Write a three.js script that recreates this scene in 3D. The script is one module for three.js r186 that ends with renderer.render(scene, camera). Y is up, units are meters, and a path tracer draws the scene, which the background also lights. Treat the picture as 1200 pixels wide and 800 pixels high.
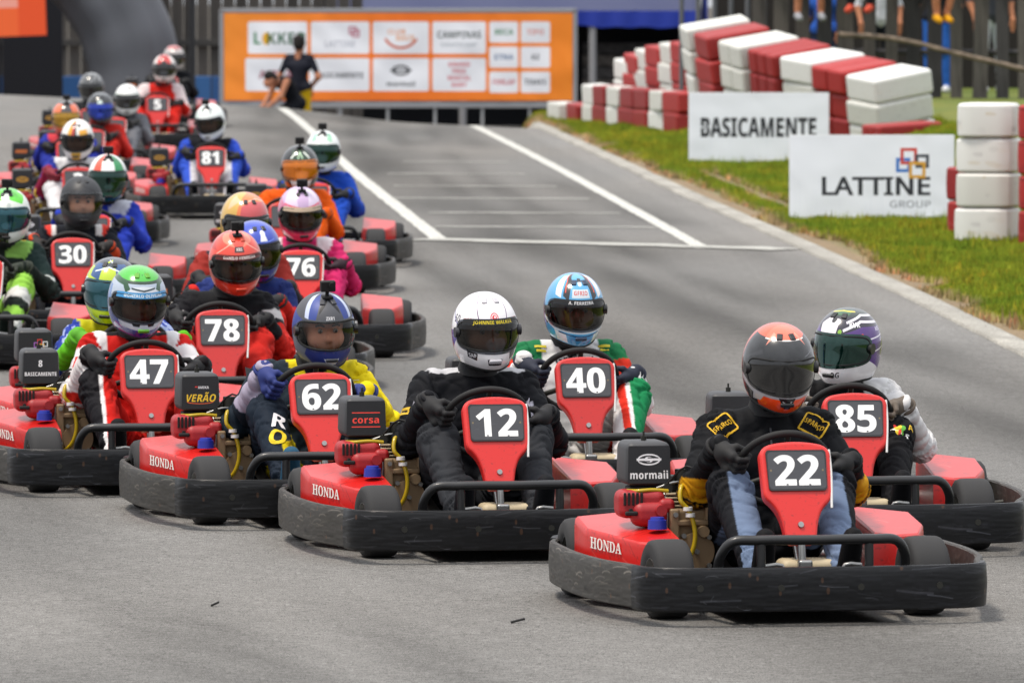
import * as THREE from 'three';
import { mergeGeometries, toCreasedNormals } from 'three/addons/utils/BufferGeometryUtils.js';
import { RoundedBoxGeometry } from 'three/addons/geometries/RoundedBoxGeometry.js';
import { ImprovedNoise } from 'three/addons/math/ImprovedNoise.js';
import { DecalGeometry } from 'three/addons/geometries/DecalGeometry.js';

// ---------- camera, sky, sun, exposure ----------
const scene = new THREE.Scene();
const camera = new THREE.PerspectiveCamera(4.848, 1024 / 682, 0.5, 900);
camera.position.set(0, 2.35, 0);
camera.rotation.x = -Math.atan(470 / 9450);
camera.focus = 31;
camera.userData.fStop = 10.5;
const renderer = new THREE.WebGLRenderer();
renderer.toneMapping = THREE.LinearToneMapping;
renderer.toneMappingExposure = 2.15;
renderer.shadowMap.enabled = true;
const NZ = new ImprovedNoise();
const noise = (x, y, z) => NZ.noise(x, y, z);
{ // bright overcast sky: brighter overhead, soft cloud mottling
  const W = 256, H = 128, d = new Float32Array(W * H * 4);
  for (let j = 0; j < H; j++) for (let i = 0; i < W; i++) {
    const el = (j / (H - 1) - 0.5) * Math.PI, az = (i / W) * Math.PI * 2, s = Math.max(0, Math.sin(el));
    const X = Math.cos(el) * Math.cos(az), Z = Math.cos(el) * Math.sin(az), q = 1 / (0.25 + s);
    const n = noise(X * q * 1.3, 3.1, Z * q * 1.3) * 0.6 + noise(X * q * 3.1, 7.7, Z * q * 3.1) * 0.3;
    const L = 0.76 * (0.42 + 0.58 * s) * (1 + 0.32 * n), o = (j * W + i) * 4;
    d[o] = L * 0.97; d[o + 1] = L * 0.995; d[o + 2] = L * 1.05; d[o + 3] = 1;
  }
  const t = new THREE.DataTexture(d, W, H, THREE.RGBAFormat, THREE.FloatType);
  t.mapping = THREE.EquirectangularReflectionMapping; t.magFilter = THREE.LinearFilter; t.needsUpdate = true;
  scene.background = t; scene.environment = t;
}
const sun = new THREE.DirectionalLight(0xfff4e6, 1.5);
sun.position.set(-14, 40, 8); sun.target.position.set(-1, 0, -45);
sun.position.add(sun.target.position);
sun.castShadow = true; sun.shadow.radius = 22; sun.shadow.mapSize.set(4096, 4096);
Object.assign(sun.shadow.camera, { left: -25, right: 25, top: 90, bottom: -60, near: 1, far: 200 });
scene.add(sun, sun.target);

// ---------- helpers ----------
function rng(seed) { return () => { seed = (seed + 0x6d2b79f5) | 0; let t = Math.imul(seed ^ (seed >>> 15), 1 | seed); t = (t + Math.imul(t ^ (t >>> 7), 61 | t)) ^ t; return ((t ^ (t >>> 14)) >>> 0) / 4294967296; }; }
const R = rng(11);
const rad = (d) => (d * Math.PI) / 180, lerp = (a, b, t) => a + (b - a) * t, clamp = (x, a = 0, b = 1) => Math.min(b, Math.max(a, x));
const sst = (a, b, x) => { const t = clamp((x - a) / (b - a)); return t * t * (3 - 2 * t); };
const gau = (x) => Math.exp(-x * x);
const V3 = (x, y, z) => new THREE.Vector3(x, y, z);
const col = (h) => new THREE.Color(h);
function mat(color, roughness = 0.6, o = {}) { return new THREE.MeshPhysicalMaterial({ color, roughness, ...o }); }
const taken = {};
function numbered(n) { if (!(n in taken)) { taken[n] = 0; return n; } taken[n]++; return n + '_' + String(taken[n]).padStart(3, '0'); }
function mesh(name, geo, m, parent) { const o = new THREE.Mesh(geo, m); o.name = name; o.castShadow = o.receiveShadow = true; if (parent) parent.add(o); return o; }
function thing(o, name, label, category, group) { o.name = numbered(name); o.userData = { label, category }; if (group) o.userData.group = group; scene.add(o); return o; }
function struct(name, geo, m) { const o = mesh(numbered(name), geo, m, scene); o.userData = { kind: 'structure' }; return o; }
function canvasTex(w, h, draw, rep) {
  const c = document.createElement('canvas'); c.width = w; c.height = h; const g = c.getContext('2d'); draw(g, w, h);
  const t = new THREE.CanvasTexture(c); t.colorSpace = THREE.SRGBColorSpace; t.anisotropy = 8;
  if (rep) { t.wrapS = t.wrapT = THREE.RepeatWrapping; } return t;
}
function noiseTex(n, f, color = true) { // f(x, y) -> [r,g,b] 0..1 (sRGB) on a seamless tile
  const d = new Uint8Array(n * n * 4);
  for (let j = 0; j < n; j++) for (let i = 0; i < n; i++) { const c = f(i / n, j / n), o = (j * n + i) * 4; for (let k = 0; k < 3; k++) d[o + k] = clamp(c[k]) * 255; d[o + 3] = 255; }
  const t = new THREE.DataTexture(d, n, n, THREE.RGBAFormat); t.magFilter = THREE.LinearFilter; t.minFilter = THREE.LinearMipmapLinearFilter; t.generateMipmaps = true; t.wrapS = t.wrapT = THREE.RepeatWrapping;
  if (color) t.colorSpace = THREE.SRGBColorSpace; t.needsUpdate = true; return t;
}
const tileNoise = (x, y, f, z) => { // seamless value from four shifted samples
  const n = (a, b) => noise(a * f, b * f, z); return n(x, y) * (1 - x) * (1 - y) + n(x - 1, y) * x * (1 - y) + n(x, y - 1) * (1 - x) * y + n(x - 1, y - 1) * x * y;
};
function tube(pts, r, seg = 24, rs = 8, closed = false) { return new THREE.TubeGeometry(new THREE.CatmullRomCurve3(pts.map((p) => V3(...p)), closed, 'centripetal'), seg, r, rs, closed); }
function boxG(w, h, d, x = 0, y = 0, z = 0, r = 0.01) { const g = r > 0 ? new RoundedBoxGeometry(w, h, d, 2, Math.min(r, w / 2.01, h / 2.01, d / 2.01)) : new THREE.BoxGeometry(w, h, d); g.translate(x, y, z); return g; }
function cyl(r0, r1, h, x, y, z, axis = 'y', n = 20) { const g = new THREE.CylinderGeometry(r0, r1, h, n); if (axis === 'x') g.rotateZ(Math.PI / 2); if (axis === 'z') g.rotateX(Math.PI / 2); g.translate(x, y, z); return g; }
function merge(list) { return mergeGeometries(list.map((g) => { const q = g.index ? g.toNonIndexed() : g; for (const k of Object.keys(q.attributes)) if (!['position', 'normal', 'uv'].includes(k)) q.deleteAttribute(k); return q; })); }

// ---------- the lie of the land ----------
const edgeX = (z) => { // right-hand edge of the tarmac
  const P = [[-60, 40], [8, 22], [24, 9], [33, 5], [39, 3.5], [45.5, 2.89], [53.1, 2.59], [62.4, 2.15], [74.1, 1.57], [88.2, 0.93], [103.4, 0.22], [130, -1.0], [400, -14]];
  for (let i = 1; i < P.length; i++) if (z < P[i][0]) return lerp(P[i - 1][1], P[i][1], clamp((z - P[i - 1][0]) / (P[i][0] - P[i - 1][0]), -3, 1)); return -14;
};
function hgt(x, z) { // z counted away from the camera
  let h = 0.12 * sst(72, 98, z) * sst(-1.2, -3.4, x);
  const crest = lerp(clamp(101 - 2.1 * x, 97, 117), 109, sst(-0.1, 0.5, x - edgeX(z))), p = z - crest;
  if (p > 0) h -= 1.0 * sst(0, 12, p);
  const d = x - edgeX(z);
  h += sst(66, 84, z) * (1 - sst(104, 116, z)) * 0.45 * sst(1.4, 4.6, d) + (1 - sst(58, 66, z)) * 0.35 * sst(2.4, 6, d);
  return h;
}
function sheet(x0, x1, z0, z1, dx, dz, lift, keep) { // a piece of the land as a grid; keep maps a column position 0..1 at depth z to x
  const nx = Math.round((x1 - x0) / dx), nz = Math.round((z1 - z0) / dz), pos = [], uv = [], idx = [];
  for (let j = 0; j <= nz; j++) for (let i = 0; i <= nx; i++) { const z = lerp(z0, z1, j / nz), x = keep ? keep(i / nx, z) : lerp(x0, x1, i / nx); pos.push(x, hgt(x, z) + lift, -z); uv.push(x, z); }
  for (let j = 0; j < nz; j++) for (let i = 0; i < nx; i++) { const a = j * (nx + 1) + i, b = a + 1, c = a + nx + 1, d = c + 1; idx.push(a, b, c, b, d, c); }
  const g = new THREE.BufferGeometry(); g.setAttribute('position', new THREE.Float32BufferAttribute(pos, 3)); g.setAttribute('uv', new THREE.Float32BufferAttribute(uv, 2)); g.setIndex(idx); g.computeVertexNormals(); return g;
}
function paint(g, f) { const p = g.attributes.position, a = new Float32Array(p.count * 3), c = new THREE.Color(); for (let i = 0; i < p.count; i++) { const v = f(p.getX(i), p.getY(i), p.getZ(i)); a[i * 3] = v[0]; a[i * 3 + 1] = v[1]; a[i * 3 + 2] = v[2]; } g.setAttribute('color', new THREE.BufferAttribute(a, 3)); return g; }
// ---------- ground, tarmac, markings, verge ----------
const grainTex = noiseTex(512, (x, y) => { const r = R(), n = 0.80 + 0.06 * tileNoise(x, y, 9, 1) + 0.16 * tileNoise(x, y, 40, 5) + (r - 0.5) * 0.5 + (r > 0.97 ? 0.25 : 0) - (r < 0.05 ? 0.35 : 0); return [n, n * 0.995, n * 0.985]; });
const grainBump = noiseTex(512, (x, y) => { const n = 0.5 + 0.3 * tileNoise(x, y, 60, 3) + (R() - 0.5) * 0.7; return [n, n, n]; }, false);
grainTex.repeat.set(0.7, 0.7); grainBump.repeat.set(0.7, 0.7);
const soil = sheet(-60, 60, -120, 420, 1.2, 1.2, -0.12);
const soilTex = noiseTex(256, (x, y) => { const n = 0.8 + 0.25 * tileNoise(x, y, 6, 2) + (R() - 0.5) * 0.25; return [n * 0.66, n * 0.63, n * 0.58]; });
soilTex.repeat.set(0.4, 0.4);
struct('ground', soil, mat(0x8f8c86, 0.95, { map: soilTex }));

const tarmac = sheet(-30, 0, -60, 128, 0.2, 0.4, 0, (t, z) => lerp(-16, edgeX(z), t));
const skid = [[0.9, 28, 10, 0.5], [0.1, 24, 9, 0.14], [0.55, 24, 9.5, 0.14], [-0.3, 40, 7, 0.4], [0.5, 58, 5, 0.3], [-0.7, 58, 5, 0.5], [0.6, 45, 6, 0.16], [1.7, 44, 6, 0.5], [1.2, 40, 6, 0.14], [0.1, 72, 4, 0.4], [-1.2, 27, 9, 0.13], [-2.6, 33, 8, 0.5], [-0.85, 26.5, 9.4, 0.13], [0.75, 47, 5, 0.13], [0.28, 47, 5.4, 0.13], [1.6, 52, 5, 0.12], [1.15, 52, 5, 0.12], [0.2, 82, 3.6, 0.25]];
paint(tarmac, (x, y, zz) => {
  const z = -zz; // worn tarmac with blotches and rubbered-in racing lines
  let a = 0.3 * (1 + 0.16 * noise(x * 0.45, z * 0.1, 1) + 0.08 * noise(x * 1.6, z * 0.35, 9) + 0.05 * noise(x * 8, z * 3.1, 6));
  for (const [x0, z0, ang, w] of skid) { const cx = x0 + (z0 - z) * Math.tan(rad(ang)) + 0.0007 * (z - z0) ** 2, d = (x - cx) / w; a *= 1 - 0.36 * Math.exp(-d * d) * clamp(0.6 + 1.2 * noise(z * 0.2, x0 * 3, 8)); }
  const e = edgeX(z) - x; if (e < 0.3 + 0.1 * noise(z, 3, 1)) a *= 1.15;
  const w = 0.03 * noise(x * 0.6, z * 0.15, 12); return [a * (1.015 + w), a, a * (0.975 - w)];
});
struct('road', tarmac, mat(0xffffff, 0.92, { vertexColors: true, map: grainTex, bumpMap: grainBump, bumpScale: 0.006, specularIntensity: 0.35 }));

// painted lines: thin sheets with worn, ragged edges
const lineTex = canvasTex(512, 512, (g, w, h) => { g.fillStyle = '#e9e9e6'; g.fillRect(0, 0, w, h); const q = rng(4); for (let i = 0; i < 2600; i++) { g.fillStyle = `rgba(120,118,114,${q() * 0.42})`; g.fillRect(q() * w, q() * h, 1 + q() * 10, 1 + q() * 26); } }, true);
const lineMat = mat(0xd8d8d4, 0.8, { map: lineTex });
function strip(pts, w, lift = 0.005, seed = 1, rag = 0.012) {
  const q = rng(seed), pos = [], uv = [], idx = []; let L = 0;
  const c = new THREE.CatmullRomCurve3(pts.map(([x, z]) => V3(x, 0, z)), false, 'centripetal'), n = Math.max(8, Math.ceil(c.getLength() / 0.25));
  for (let i = 0; i <= n; i++) { const p = c.getPointAt(i / n), t = c.getTangentAt(i / n), nx = -t.z, nz = t.x; const a = w / 2 + (q() - 0.5) * rag, b = w / 2 + (q() - 0.5) * rag;
    for (const s of [-a, b]) { const x = p.x + nx * s, z = p.z + nz * s; pos.push(x, hgt(x, z) + lift, -z); uv.push(s * 2, L); } L += c.getLength() / n * 0.35; }
  for (let i = 0; i < n; i++) { const a = i * 2; idx.push(a, a + 2, a + 1, a + 1, a + 2, a + 3); }
  const g = new THREE.BufferGeometry(); g.setAttribute('position', new THREE.Float32BufferAttribute(pos, 3)); g.setAttribute('uv', new THREE.Float32BufferAttribute(uv, 2)); g.setIndex(idx); g.computeVertexNormals(); return g;
}
struct('road_line', strip([[-4.2, 119], [-3.26, 110.1], [-2.87, 104.4], [-2.49, 98], [-1.81, 85.5], [-1.2, 74.5], [-0.57, 63.3]], 0.13, 0.005, 2), lineMat);
struct('road_line', strip([[-1.25, 118], [-0.61, 104.9], [0.36, 85.5], [1.05, 70.6], [1.46, 61.5]], 0.12, 0.005, 3), lineMat);
const lineOld = mat(0xc4c4c0, 0.85, { map: lineTex });
struct('start_line', strip([[-0.72, 63.3], [0.4, 62.6], [1.3, 61.9], [2.12, 61.2]], 0.42, 0.009, 5, 0.16), lineOld);
for (const [z, a, b] of [[66.2, 0.04, 0.97], [69.6, 0.1, 0.92], [73.5, 0.02, 0.9], [77.2, 0.1, 0.85], [81.2, 0.15, 0.8], [85.6, 0.3, 0.82]]) {
  const xl = lerp(-0.57, -1.81, (z - 63.3) / 22.2), xr = lerp(1.46, 0.36, (z - 61.5) / 24);
  struct('grid_line', strip([[lerp(xl, xr, a), z], [lerp(xl, xr, (a + b) / 2), z - 0.1], [lerp(xl, xr, b), z - 0.2]], 0.17, 0.005, z * 10, 0.1), lineOld);
}
// concrete edging strip between tarmac and grass
{
  const prof = [[-0.005, 0], [0, 0.022], [0.13, 0.028], [0.16, 0.02], [0.17, -0.03]], pos = [], uv = [], idx = []; let row = 0;
  for (let z = -60; z <= 118; z += 0.5, row++) for (const [o, y] of prof) { const x = edgeX(z) + o + 0.008 * noise(z * 0.8, 2, 1); pos.push(x, hgt(x, z) + y, -z); uv.push(o * 2, z * 0.5); }
  for (let i = 0; i < row - 1; i++) for (let k = 0; k < prof.length - 1; k++) { const a = i * prof.length + k; idx.push(a, a + 1, a + prof.length, a + 1, a + prof.length + 1, a + prof.length); }
  const g = new THREE.BufferGeometry(); g.setAttribute('position', new THREE.Float32BufferAttribute(pos, 3)); g.setAttribute('uv', new THREE.Float32BufferAttribute(uv, 2)); g.setIndex(idx); g.computeVertexNormals();
  struct('kerb', paint(g, (x, y, zz) => { const n = 0.5 * (1 + 0.35 * noise(-zz * 0.9, x * 8, 3) + 0.3 * noise(-zz * 4, x * 20, 8)); return [n, n * 0.97, n * 0.88]; }), mat(0xffffff, 0.9, { vertexColors: true, map: grainTex }));
}
// verge: soil showing through turf, then the turf itself
const bare = (x, z) => { const d = x - edgeX(z); let b = gau((d - 0.18 - 0.12 * noise(z * 0.9, 5, 2)) / 0.2) * (0.95 + 1.2 * noise(z * 0.35, 2, 7)); b += 1.5 * gau((d - 0.72) / 0.1) * sst(68, 71, z) * (1 - sst(80, 83, z)); b += 1.2 * Math.exp(-(((d - 0.3) / 0.16) ** 2 + ((z - 61.6) / 1.7) ** 2)); b += 0.9 * Math.exp(-(((d - 0.25) / 0.16) ** 2 + ((z - 74) / 4) ** 2)); b += 0.25 * noise(x * 2.2, z * 0.8, 3); return clamp(b); };
const verge = sheet(0, 9, -60, 118, 0.15, 0.35, 0.0, (t, z) => edgeX(z) + 0.16 + t * 9);
const grassTex = noiseTex(256, (x, y) => { const n = 0.82 + 0.3 * tileNoise(x, y, 24, 2) + (R() - 0.5) * 0.3; return [n, n, n]; });
grassTex.repeat.set(1.3, 1.3);
const turf = (x, z) => { const n = noise(x * 1.1, z * 0.45, 5), m = noise(x * 4, z * 1.6, 8), b = bare(x, z); const y = clamp(0.5 + 0.55 * n + 0.3 * m); const gr = [lerp(0.09, 0.225, y), lerp(0.165, 0.23, y), lerp(0.012, 0.018, y)], so = [0.30 * (1 + 0.3 * m), 0.215 * (1 + 0.3 * m), 0.12 * (1 + 0.3 * m)]; return gr.map((v, i) => lerp(v, so[i], sst(0.35, 0.75, b))); };
struct('verge', paint(verge, (x, y, zz) => turf(x, -zz)), mat(0xffffff, 0.95, { vertexColors: true, map: grassTex }));
{
  const blade = new THREE.BufferGeometry(), bp = [], bi = [], q = rng(21); let v = 0;
  for (let k = 0; k < 7; k++) { const a = q() * 6.28, r = q() * 0.045, lx = (q() - 0.5) * 0.05, lz = (q() - 0.5) * 0.05, h = 0.035 + q() * 0.045, w = 0.006, cx = Math.cos(a) * r, cz = Math.sin(a) * r, ux = Math.cos(a * 3) * w, uz = Math.sin(a * 3) * w;
    bp.push(cx - ux, 0, cz - uz, cx + ux, 0, cz + uz, cx + lx * 0.4 + ux * 0.7, h * 0.6, cz + lz * 0.4 + uz * 0.7, cx + lx, h, cz + lz); bi.push(v, v + 1, v + 2, v, v + 2, v + 3); v += 4; }
  blade.setAttribute('position', new THREE.Float32BufferAttribute(bp, 3)); blade.setIndex(bi); blade.computeVertexNormals();
  const N = 130000, im = new THREE.InstancedMesh(blade, mat(0xffffff, 0.8, { side: THREE.DoubleSide, specularIntensity: 0.3 }), N), M = new THREE.Matrix4(), Q = new THREE.Quaternion(), c = new THREE.Color(); let n = 0;
  while (n < N) { const z = 40 + q() * 72, d = 0.16 + q() * 3.6, x = edgeX(z) + d; if (bare(x, z) > 0.45 + q() * 0.4) continue; if (Math.abs(x - 0.066 * 0) < 0) continue; const t = turf(x, z), k = 0.72 + q() * 1.25, tuft = 0.7 + 0.9 * clamp(0.4 + noise(x * 3, z * 1.2, 2)) + (q() < 0.02 ? 1 : 0);
    Q.setFromAxisAngle(V3(0, 1, 0), q() * 6.28); M.compose(V3(x, hgt(x, z) - 0.004, -z), Q, V3(1.2, tuft * 0.8, 1.2)); im.setMatrixAt(n, M); im.setColorAt(n, c.setRGB(t[0] * k * (q() < 0.15 ? 1.5 : 1), t[1] * k, t[2] * k)); n++; }
  im.name = 'grass'; im.castShadow = im.receiveShadow = true; im.userData = { kind: 'stuff', label: 'short green grass growing on the verge beside the tarmac', category: 'grass' }; scene.add(im);
}
// ---------- karts ----------
const MT = {
  blackPaint: mat(0x131416, 0.42, { clearcoat: 0.2 }),
  rubber: mat(0x2c2c2d, 0.85), rubberDark: mat(0x0d0d0e, 0.75),
  steel: mat(0x9a9a98, 0.35, { metalness: 0.9 }), darkSteel: mat(0x33332f, 0.5, { metalness: 0.6 }),
  cast: mat(0x8a7458, 0.6, { metalness: 0.35 }), castPale: mat(0xb9a888, 0.6, { metalness: 0.2 }),
  hose: mat(0xb59a12, 0.4, { clearcoat: 0.3 }), blueCap: mat(0x1e2f9a, 0.45), beige: mat(0xb8a98a, 0.6),
  seat: mat(0x1a1a1c, 0.5), boxGrey: mat(0x3a3b3e, 0.55), grey: mat(0x5b5e62, 0.5), white: mat(0xd8d8d6, 0.5),
};
const scuff = (base, light, n, seed) => canvasTex(1024, 128, (g, w, h) => {
  g.fillStyle = base; g.fillRect(0, 0, w, h); const q = rng(seed);
  for (let i = 0; i < n; i++) { g.strokeStyle = `rgba(${light},${0.04 + q() ** 4 * 0.8})`; g.lineWidth = 0.4 + q() * q() * 2.4; const x = q() * w, y = q() * h, l = 6 + q() * 90; g.beginPath(); g.moveTo(x, y); g.quadraticCurveTo(x + l / 2, y + (q() - 0.5) * 10, x + l, y + (q() - 0.5) * 12); g.stroke(); }
  for (let i = 0; i < 900; i++) { g.fillStyle = `rgba(${light},${q() * 0.07})`; g.fillRect(q() * w, q() * h, 2 + q() * 50, 1 + q() * 3); }
  for (let i = 0; i < 40; i++) { g.fillStyle = `rgba(4,4,5,${q() * 0.5})`; g.fillRect(q() * w, q() * h, 10 + q() * 70, 1 + q() * 3); }
  for (let i = 0; i < 14; i++) { g.fillStyle = 'rgba(110,75,50,0.5)'; g.beginPath(); g.arc(q() * w, h * (0.3 + q() * 0.4), 2 + q() * 2, 0, 7); g.fill(); }
}, true);
const bumperBump = noiseTex(256, (x, y) => { const n = 0.5 + 0.45 * tileNoise(x, y, 5, 4) + 0.5 * (1 - 2.2 * Math.abs(tileNoise(x, y, 9, 2))) * 0.4 + 0.2 * tileNoise(x, y, 30, 6); return [n, n, n]; }, false);
MT.bumpFront = mat(0xffffff, 0.36, { specularIntensity: 0.6,  map: scuff('#0f1013', '128,130,138', 260, 5), bumpMap: bumperBump, bumpScale: 0.005 });
MT.bumpSide = mat(0xffffff, 0.6, { map: scuff('#34322f', '140,134,126', 620, 6), bumpMap: bumperBump, bumpScale: 0.006 });

const wornRed = (base, seed, n) => canvasTex(512, 512, (g, w, h) => { g.fillStyle = base; g.fillRect(0, 0, w, h); const q = rng(seed); for (let i = 0; i < n; i++) { const d = q(); g.strokeStyle = d < 0.45 ? `rgba(60,8,8,${q() * 0.4})` : d < 0.85 ? `rgba(240,130,115,${q() * 0.3})` : `rgba(235,225,215,${q() * 0.4})`; g.lineWidth = 0.5 + q() * q() * 4; const x = q() * w, y = q() * h, l = (q() - 0.5) * 130; g.beginPath(); g.moveTo(x, y); g.quadraticCurveTo(x + l * 0.5, y + (q() - 0.5) * 30, x + l, y + (q() - 0.5) * 50); g.stroke(); } for (let i = 0; i < n * 2; i++) { g.fillStyle = `rgba(40,26,22,${q() * 0.22})`; g.beginPath(); g.ellipse(q() * w, q() * h, 1 + q() * 7, 1 + q() * 4, q() * 3, 0, 7); g.fill(); } }, true);
MT.red = mat(0xffffff, 0.36, { map: wornRed('#c81a14', 61, 260), clearcoat: 0.3, clearcoatRoughness: 0.25 });
MT.panelRed = mat(0xffffff, 0.4, { map: wornRed('#d2201a', 62, 110), clearcoat: 0.2, clearcoatRoughness: 0.35 }); MT.panelRed.map.repeat.set(2.5, 2.5);
MT.cowl = mat(0xffffff, 0.5, { map: wornRed('#a01a20', 63, 420) }); MT.cowl.map.repeat.set(0.5, 0.5);
function sweepBelt(pts, prof, n = 48) { // pts: plan points [x, z]; prof: [outward, y]
  const c = new THREE.CatmullRomCurve3(pts.map(([x, z]) => V3(x, 0, z)), false, 'centripetal'), pos = [], uv = [], idx = [], m = prof.length, L = c.getLength();
  for (let i = 0; i <= n; i++) { const p = c.getPointAt(i / n), t = c.getTangentAt(i / n), nx = t.z, nz = -t.x; prof.forEach(([o, y], k) => { pos.push(p.x + nx * o, y, p.z + nz * o); uv.push((i / n) * L * 0.7 + p.x * 0.1, k / (m - 1)); }); }
  for (let i = 0; i < n; i++) for (let k = 0; k < m; k++) { const a = i * m + k, b = i * m + ((k + 1) % m), c2 = a + m, d = b + m; idx.push(a, c2, b, b, c2, d); }
  for (let k = 1; k < m - 1; k++) { idx.push(0, k, k + 1); const o = n * m; idx.push(o, o + k + 1, o + k); }
  const g = new THREE.BufferGeometry(); g.setAttribute('position', new THREE.Float32BufferAttribute(pos, 3)); g.setAttribute('uv', new THREE.Float32BufferAttribute(uv, 2)); g.setIndex(idx); return toCreasedNormals(g, rad(40));
}
function plate(shape, depth, bevel) { return new THREE.ExtrudeGeometry(shape, { depth, bevelEnabled: true, bevelSize: bevel, bevelThickness: bevel, bevelSegments: 3, curveSegments: 10 }); }
function prism(plan, yBot, yTop, bevelIn = 0.02) { // plan polygon with a roof height per point, softened by an inset top
  const n = plan.length, cx = plan.reduce((s, p) => s + p[0], 0) / n, cz = plan.reduce((s, p) => s + p[1], 0) / n, rings = [[1, 0], [1.0, 0.0], [1.0, 1 - 0.16], [0.985, 1 - 0.05], [0.94, 1 - 0.005], [0.9, 1]], pos = [], idx = [];
  for (const [k, f] of rings) plan.forEach(([x, z], i) => pos.push(cx + (x - cx) * k, lerp(yBot, yTop(x, z), f), cz + (z - cz) * k));
  for (let r = 0; r < rings.length - 1; r++) for (let i = 0; i < n; i++) { const a = r * n + i, b = r * n + (i + 1) % n; idx.push(a, b, a + n, b, b + n, a + n); }
  const o = (rings.length - 1) * n; for (let i = 1; i < n - 1; i++) idx.push(o, o + i, o + i + 1);
  const g = new THREE.BufferGeometry(); g.setAttribute('position', new THREE.Float32BufferAttribute(pos, 3)); g.setIndex(idx); const uv = []; for (let i = 0; i < pos.length; i += 3) uv.push(pos[i] * 1.4 + pos[i + 2] * 1.4, pos[i + 1] * 1.6 + pos[i + 2] * 0.7); g.setAttribute('uv', new THREE.Float32BufferAttribute(uv, 2)); return toCreasedNormals(g, rad(34));
}
function decalQuad(a, b, c, d) { // flat print: corners lower-left, lower-right, upper-right, upper-left
  const g = new THREE.BufferGeometry(); g.setAttribute('position', new THREE.Float32BufferAttribute([...a, ...b, ...c, ...d], 3)); g.setAttribute('uv', new THREE.Float32BufferAttribute([0, 0, 1, 0, 1, 1, 0, 1], 2)); g.setIndex([0, 1, 2, 0, 2, 3]); g.computeVertexNormals(); return g;
}
const WHEEL = { c: [0, 0.5, 0.335], r: 0.165, t: rad(38) };
function rimPoint(a, r = WHEEL.r) { return V3(Math.cos(a) * r, WHEEL.c[1] + Math.sin(a) * r * Math.cos(WHEEL.t), WHEEL.c[2] + Math.sin(a) * r * Math.sin(WHEEL.t)); }
const numberTex = (txt) => canvasTex(256, 160, (g, w, h) => {
  g.fillStyle = '#101113'; g.fillRect(0, 0, w, h); g.fillStyle = '#3a3b40'; g.beginPath(); g.roundRect(7, 7, w - 14, h - 14, 16); g.fill();
  const q = rng(txt.length * 7 + 3); for (let i = 0; i < 160; i++) { g.fillStyle = `rgba(${q() < 0.5 ? '20,20,22' : '110,110,116'},${q() * 0.14})`; g.fillRect(q() * w, q() * h, 4 + q() * 40, 1 + q() * 3); }
  g.fillStyle = '#f4f4f2'; g.textAlign = 'center'; g.textBaseline = 'middle'; g.font = 'bold 150px sans-serif'; if (!txt) return; const tw = g.measureText(txt).width; g.save(); g.translate(w / 2, h / 2 + 2); g.scale(Math.min(1.22, 216 / tw), 1.08); g.lineWidth = 3; g.strokeStyle = '#f4f4f2'; g.fillText(txt, 0, 0); g.strokeText(txt, 0, 0); g.restore();
  g.fillStyle = '#3a3b40'; for (const [x, y] of [[84, 136], [180, 137]]) { g.beginPath(); g.ellipse(x, y, 5, 3, 0, 0, 7); g.fill(); }
  g.fillStyle = '#7a6a4a'; for (const x of [18, w - 18]) { g.beginPath(); g.arc(x, h / 2, 4, 0, 7); g.fill(); }
});
function swirl(g, x, y, s) { // eye-shaped wave emblem
  g.lineWidth = s * 0.13; g.strokeStyle = '#e9e9ea'; g.beginPath(); g.ellipse(x, y, s, s * 0.42, 0, 0, 7); g.stroke(); g.fillStyle = '#e9e9ea'; g.fillRect(x - s * 1.15, y - s * 0.1, s * 2.3, s * 0.2); g.beginPath(); g.ellipse(x, y, s * 0.42, s * 0.26, 0, 0, 7); g.fill(); g.fillStyle = '#17181a'; g.fillRect(x - s * 0.9, y + s * 0.12, s * 1.0, s * 0.09); g.fillRect(x - s * 0.1, y - s * 0.2, s * 1.0, s * 0.09);
}
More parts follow.
